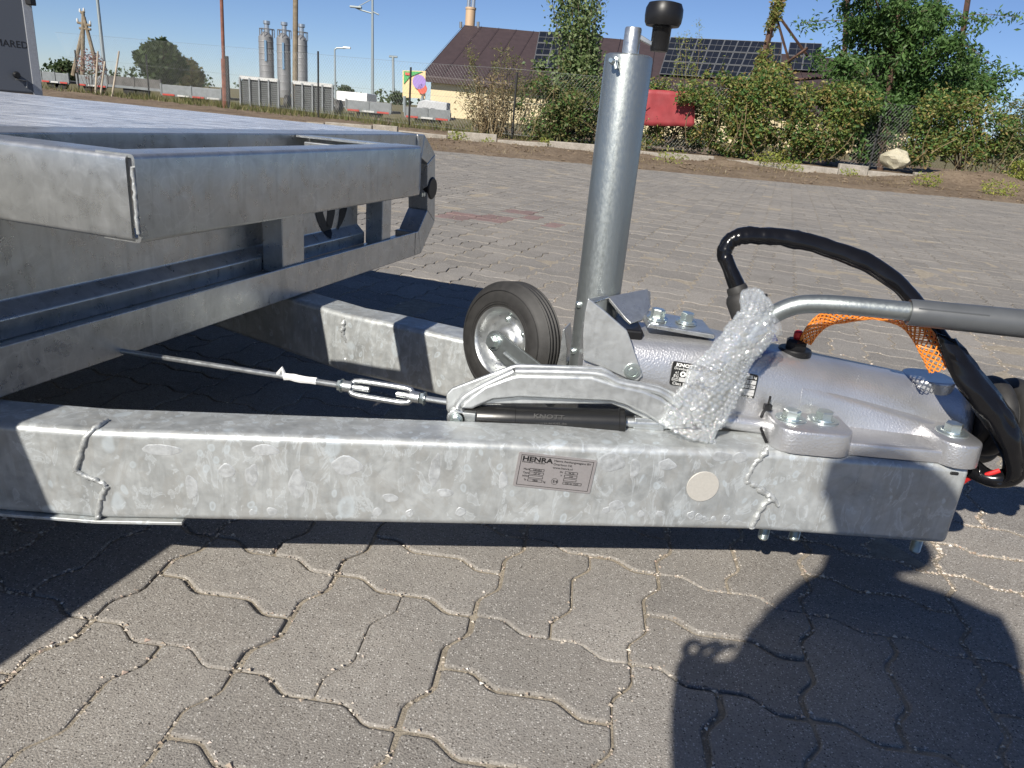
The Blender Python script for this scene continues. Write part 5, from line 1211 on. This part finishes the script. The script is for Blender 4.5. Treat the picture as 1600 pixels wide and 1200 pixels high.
def ramp_trailer(x0, x1, yt, yb, Y, label):
    a, c = at(x0, yt, Y), at(x1, yt, Y); z0 = at(x0, yb, Y).z; z1 = a.z; L = c.x-a.x; cx = (a.x+c.x)/2; h = z1-z0
    t = thing('ramp_trailer', label, 'trailer', (cx, Y, 0), 'trailers with raised slatted ramps')
    b = MB(); b.box((cx, Y, z1-.05), (L, .08, .11)); b.build('top_bar', M['whitetape'], t, bevel=.01)
    for k in range(5): b = MB().box((a.x+L*k/4, Y-.02, z0+h/2), (.05, .1, h-.1)); b.build('upright', M['trailergrey'], t)
    for j in range(12):
        for k in range(4):
            b = MB().box((a.x+L*(k+.5)/4, Y+.01, z0+.1+(h-.25)*(j+.5)/12), (L/4-.06, .02, (h-.25)/12*.72), Matrix.Rotation(.5, 3, 'X')); b.build('slat', M['trailergrey'], t, smooth=0)
    b = MB().box((cx, Y+.12, z0+h/2), (L-.1, .02, h-.2)); b.build('backing_sheet', M['trailerdark'], t)
    b = MB().box((cx, Y+.05, z0-.08), (L, .12, .16)); b.build('rear_bar', M['trailergrey'], t, bevel=.01)
    for f in (.12, .9): b = MB().box((a.x+L*f, Y-.05, z0-.04), (.22, .06, .12)); b.build('tail_light', M['redtape'], t, bevel=.01)
    b = MB().box((cx, Y+1.6, z0+.1), (L, 3., .12)); b.build('bed', M['trailerdark'], t)
    for f in (.1, .9): b = MB().lathe([(0, -.1), (.2, -.1), (.3, -.08), (.31, .06), (.2, .1), (0, .1)], (a.x+L*f, Y+1.4, .3), (1, 0, 0), 18); b.build('wheel', M['rubber'], t)
ramp_trailer(375, 435, 118, 168, 27, 'left of the two trailers with a raised slatted ramp, below the silos')
ramp_trailer(457, 520, 126, 178, 26, 'right of the two trailers with a raised slatted ramp, below the timber pole')
b = MB().box(at(558, 153, 34), (1.3, 2., .42)); tag(b.build('white_container', M['white'], None, bevel=.03), 'low white container standing behind the striped grey trailer', 'container')
t = thing('covered_trailer', 'small trailer under a pale grey tarpaulin in front of the cream hall', 'trailer', at(675, 172, 31))
b = MB(); c = at(675, 165, 31); b.prism([(c.x-.62, 31, c.z-.2), (c.x+.6, 31, c.z-.2), (c.x+.6, 31, c.z+.16), (c.x-.3, 31, c.z+.2), (c.x-.55, 31, c.z+.1)], (0, 1.2, 0)); b.build('tarpaulin', M['tarp'], t, bevel=.05)
b = MB().box((c.x, 31.6, c.z-.32), (1.3, 1.2, .22)); b.build('body', M['trailerdark'], t)
# pink flowering bush, round trees, far wood
plant('flowering_bush', 'bare pinkish bush in front of the parked flatbed trailers', 'bush', at(145, 152, 24), [(*at(143, 105, 24)[:], .42, .4, .5, .3), (*at(152, 140, 24)[:], .3, .3, .25, .3)], 420, .07, 'blossom', 16, .01)
def far_tree(x, y, rx, ry, Y, label, lm, n, size, ybase):
    t = thing('round_tree', label, 'tree', at(x, ybase, Y)); s = Y/F_PX; c = at(x, y, Y); L = [(c.x, c.y, c.z, rx*s*.8, rx*s*.7, ry*s*.8, .6)]
    for k in range(11): an = k*.6; L.append((c.x+cos(an)*rx*s*.6*random.uniform(.5, 1), c.y, c.z+sin(an)*ry*s*.6*random.uniform(.5, 1), rx*s*.42, rx*s*.4, ry*s*.42, .6))
    b = MB(); leaves(b, n, clump_region(L), size, .0, .6); b.build('crown', M[lm], t, smooth=0, fix=False)
    b = MB(); twigs(b, at(x, ybase, Y), [clump_region(L)() for _ in range(10)], .12); b.build('trunk', M['bark'], t, fix=False)
far_tree(252, 98, 38, 34, 50, 'dark green round tree standing alone above the parked trailers', 'leaf_far', 5200, .3, 136)
far_tree(298, 118, 22, 26, 60, 'olive coloured tree just right of the dark round tree', 'leaf_far_pale', 2600, .26, 142)
far_tree(104, 112, 22, 18, 70, 'small green tree behind the A frame power pole', 'leaf_far', 1800, .3, 124)
far_tree(540, 142, 12, 8, 90, 'small bush top beyond the small pale lamp', 'leaf_far', 700, .3, 150); far_tree(620, 152, 13, 9, 80, 'dark bush left of the billboard', 'leaf_far', 800, .3, 160)
b = MB()
for k in range(90):
    x = -300+k*7.2+random.uniform(-3, 3); Y = 330+random.uniform(-30, 30); h = random.uniform(2.5, 5.5)
    leaves(b, 60, ell(x, Y, h*.5, random.uniform(4, 8), 4, h*.75, .5), 1.6, 0, .8)
o = b.build('far_wood', M['leaf_far'], None, smooth=0, fix=False); tag(o, 'low dark strip of woodland along the horizon', 'woodland', kind='stuff')
# dark panel trailer at the left edge, with lettering
t = thing('box_trailer', 'dark grey box trailer at the left edge with MARED lettering', 'trailer', (-7.5, 9.6, 0))
VY = 9.4; e0, e1_ = at(49, 2, VY), at(62, 140, VY); xr = (e0.x+e1_.x)/2; BV = V((xr, VY, 0))
bl = V((-.66, -.75, 0)); bn = V((.75, -.66, 0))
def bp_(a, d, z): return BV+bl*a+bn*d+V((0, 0, z))
def bbox(mb, a0, a1, d0, d1, z0, z1): return mb.add([bp_(a, d, z) for a in (a0, a1) for d in (d0, d1) for z in (z0, z1)], [(0, 1, 3, 2), (4, 6, 7, 5), (0, 4, 5, 1), (2, 3, 7, 6), (0, 2, 6, 4), (1, 5, 7, 3)])
b = MB(); bbox(b, 0, 3.4, -2.4, 0, .4, 3.1); bd = b.build('body', M['van'], t, bevel=.03)
b = MB(); bbox(b, -.012, .085, -.06, .012, .39, 3.11); b.build('corner_strip', M['vantrim'], t, bevel=.008)
def onbox(x, y, off=.01): return onpl(x, y, BV+bn*off, bn)
lp0, lp1 = onbox(-9, 66, .0015), onbox(48, 75.5, .0015); text('MARED', lp0-V((0, 0, .03)), -bl, (0, 0, 1), .105, M['black'], t, .0, sx=(lp1-lp0).length/.37, ext=.0005)
b = MB().box(onbox(48, 3, .03), (.07, .1, .07)); b.build('top_marker', M['plastic'], t, bevel=.01)
b = MB().lathe([(0, 0), (.03, 0), (.04, .05), (.026, .08), (0, .08)], onbox(24, 117, .01), bn, 16); b.build('lamp_knob', M['plastic'], t)
b = MB().tube([onbox(25, 123, .03), onbox(42, 126, .03), onbox(42, 137, .03)], .010, 8); b.build('latch_rod', M['alu'], t)
for a_ in (1.0, 2.0):
    b = MB().lathe([(0, -.1), (.2, -.1), (.32, -.08), (.33, .06), (.2, .1), (0, .1)], bp_(a_, -.15, .33), bn, 24); b.build('wheel', M['rubber'], t)

# ------------------------------------------------------------------ the photographer, stooping behind the camera; only the shadow is in view
SA = V((cos(SUN_AZ), -sin(SUN_AZ), 0)); SB = SA.cross(SUN_S)
def sp(a, b, c): return SA*a + SB*b - SUN_S*c
def person():
    root = thing('person', 'person stooping with a phone, seen only as a shadow on the beam and pavers', 'person', (.1, -.75, 0))
    J = {'pelvis': (sp(.13, .30, 1.30), .15), 'waist': (sp(.13, .44, 1.22), .145), 'chest': (sp(.12, .56, 1.14), .155), 'upper': (sp(.115, .625, 1.08), .10), 'neck': (sp(.062, .705, 1.04), .058), 'skull0': (sp(.070, .765, 1.00), .066), 'skull1': (sp(.083, .795, .95), .07), 'crown': (sp(.085, .80, .90), .05),
         'shr': (sp(.245, .69, 1.08), .066), 'elr': (sp(.225, .46, .80), .046), 'wrr': (sp(.065, .475, .53), .030), 'palr': (sp(.01, .525, .475), .038), 'palr2': (sp(-.045, .528, .47), .034),
         'shl': (sp(-.015, .57, 1.02), .066), 'ell': (sp(-.035, .37, .78), .040), 'wrl': (sp(-.085, .440, .54), .027), 'pall': (sp(-.105, .482, .46), .025),
         'hipr': (sp(.20, .22, 1.30), .105), 'hipl': (sp(.06, .20, 1.28), .105)}
    for s_, hx in (('r', .16), ('l', -.10)):
        h = J['hip'+s_][0]; kx = h.x; J['kn'+s_] = (V((kx+hx*.15, h.y+.06, h.z*.52)), .062); J['an'+s_] = (V((kx+hx*.2, h.y-.02, .10)), .045); J['toe'+s_] = (V((kx+hx*.3, h.y+.17, .045)), .04)
    E = [('palr', 'palr2'), ('pelvis', 'waist'), ('waist', 'chest'), ('chest', 'upper'), ('upper', 'neck'), ('neck', 'skull0'), ('skull0', 'skull1'), ('skull1', 'crown'), ('upper', 'shr'), ('shr', 'elr'), ('elr', 'wrr'), ('wrr', 'palr'), ('upper', 'shl'), ('shl', 'ell'), ('ell', 'wrl'), ('wrl', 'pall'), ('pelvis', 'hipr'), ('pelvis', 'hipl')] + [(a+s_, b_+s_) for s_ in 'rl' for a, b_ in (('hip', 'kn'), ('kn', 'an'), ('an', 'toe'))]
    # fingers
    fing = {'l': [((-.118, .505), (-.131, .512), (-.128, .527), (-.112, .530)), ((-.108, .512), (-.112, .522), (-.100, .534), (-.089, .541)), ((-.10, .51), (-.095, .520), (-.086, .535), (-.070, .545)), ((-.098, .500), (-.090, .508), (-.075, .515), (-.062, .518)), ((-.122, .480), (-.126, .497), (-.118, .508), (-.108, .513))],
            'r': [((.03, .515), (.035, .53), (.025, .55), (.005, .558)), ((.028, .52), (.03, .54), (.012, .562), (-.01, .566)), ((.025, .51), (.022, .525), (.01, .54), (-.012, .545)), ((.03, .5), (.03, .515), (.015, .525), (-.005, .53)), ((.04, .495), (.045, .51), (.035, .52), (.022, .525))]}
    for s_, L in fing.items():
        for k, ch in enumerate(L):
            prev = 'pal'+s_
            for q, (a, b_) in enumerate(ch):
                nm = f'f{s_}{k}{q}'; J[nm] = (sp(a, b_, .44+.012*(k % 3)+(.02 if s_ == 'r' else 0)), .0078-.0008*q); E.append((prev, nm)); prev = nm
    names = list(J); me = bpy.data.meshes.new('body'); me.from_pydata([tuple(J[n][0]) for n in names], [(names.index(a), names.index(b_)) for a, b_ in E], [])
    o = bpy.data.objects.new('body', me); COL.objects.link(o); o.parent = root; o.matrix_parent_inverse = Matrix.Translation(-root.location); me.materials.append(M['cloth'])
    o.modifiers.new('skin', 'SKIN'); sv = me.skin_vertices[0].data
    for i, n in enumerate(names): sv[i].radius = (J[n][1],)*2; sv[i].use_root = n == 'pelvis'
    sd_ = o.modifiers.new('sub', 'SUBSURF'); sd_.levels = 1; sd_.render_levels = 1
    hc = J['skull1'][0]; b = MB(); b.lathe([(.0, -1), (.35, -.94), (.7, -.72), (.94, -.34), (1, 0), (.94, .34), (.7, .72), (.35, .94), (0, 1)], (0, 0, 0), (0, 0, 1), 24)
    b.v = [tuple(hc+SB*.012+SA*(v[0]*.098)+SB*(v[1]*.066)-SUN_S*(v[2]*.10)) for v in b.v]; b.build('hair', M['hair'], root, smooth=60)
    fd = V((SUN_S.x, SUN_S.y, -.35)).normalized(); hs = J['skull0'][0]; rt = fd.cross(V((0, 0, 1))).normalized(); upd = rt.cross(fd)
    b = MB(); b.lathe([(0, .0), (.062, .0), (.078, .04), (.07, .09), (.03, .115), (0, .118)], hs+upd*.03-fd*.03, fd, 22); fc = b.build('face', M['skin'], root, smooth=60)
    b = MB(); b.tube([hs+upd*.06+fd*.088, hs+upd*.03+fd*.107, hs+upd*.018+fd*.095], [.007, .012, .008], 8); b.build('nose', M['skin'], fc)
    for s_ in (1, -1):
        b = MB(); b.lathe([(0, 0), (.012, 0), (.009, .006), (0, .007)], hs+upd*.055+rt*.03*s_+fd*.078, fd, 14); b.build('eye', M['white'], fc)
        b = MB(); b.lathe([(0, 0), (.028, .0), (.026, .01), (0, .012)], hs+upd*.04+rt*.076*s_+fd*.0, rt*s_, 14); b.build('ear', M['skin'], fc)
    b = MB(); b.tube([hs-upd*.008+rt*.022+fd*.086, hs-upd*.010+fd*.092, hs-upd*.008-rt*.022+fd*.086], .005, 6); b.build('mouth', M['red'], fc)
person()
b = MB(); pcn = CAM-C_F*.016-C_R*.05+C_D*.004; q = Matrix(((C_R.x, C_D.x, C_F.x), (C_R.y, C_D.y, C_F.y), (C_R.z, C_D.z, C_F.z)))
b.box(pcn, (.148, .072, .008), Matrix.Rotation(RAD(-24), 3, C_F) @ q); tag(b.build('phone', M['plastic'], None, bevel=.003), 'slim black phone held level in both hands of the stooping person', 'phone')
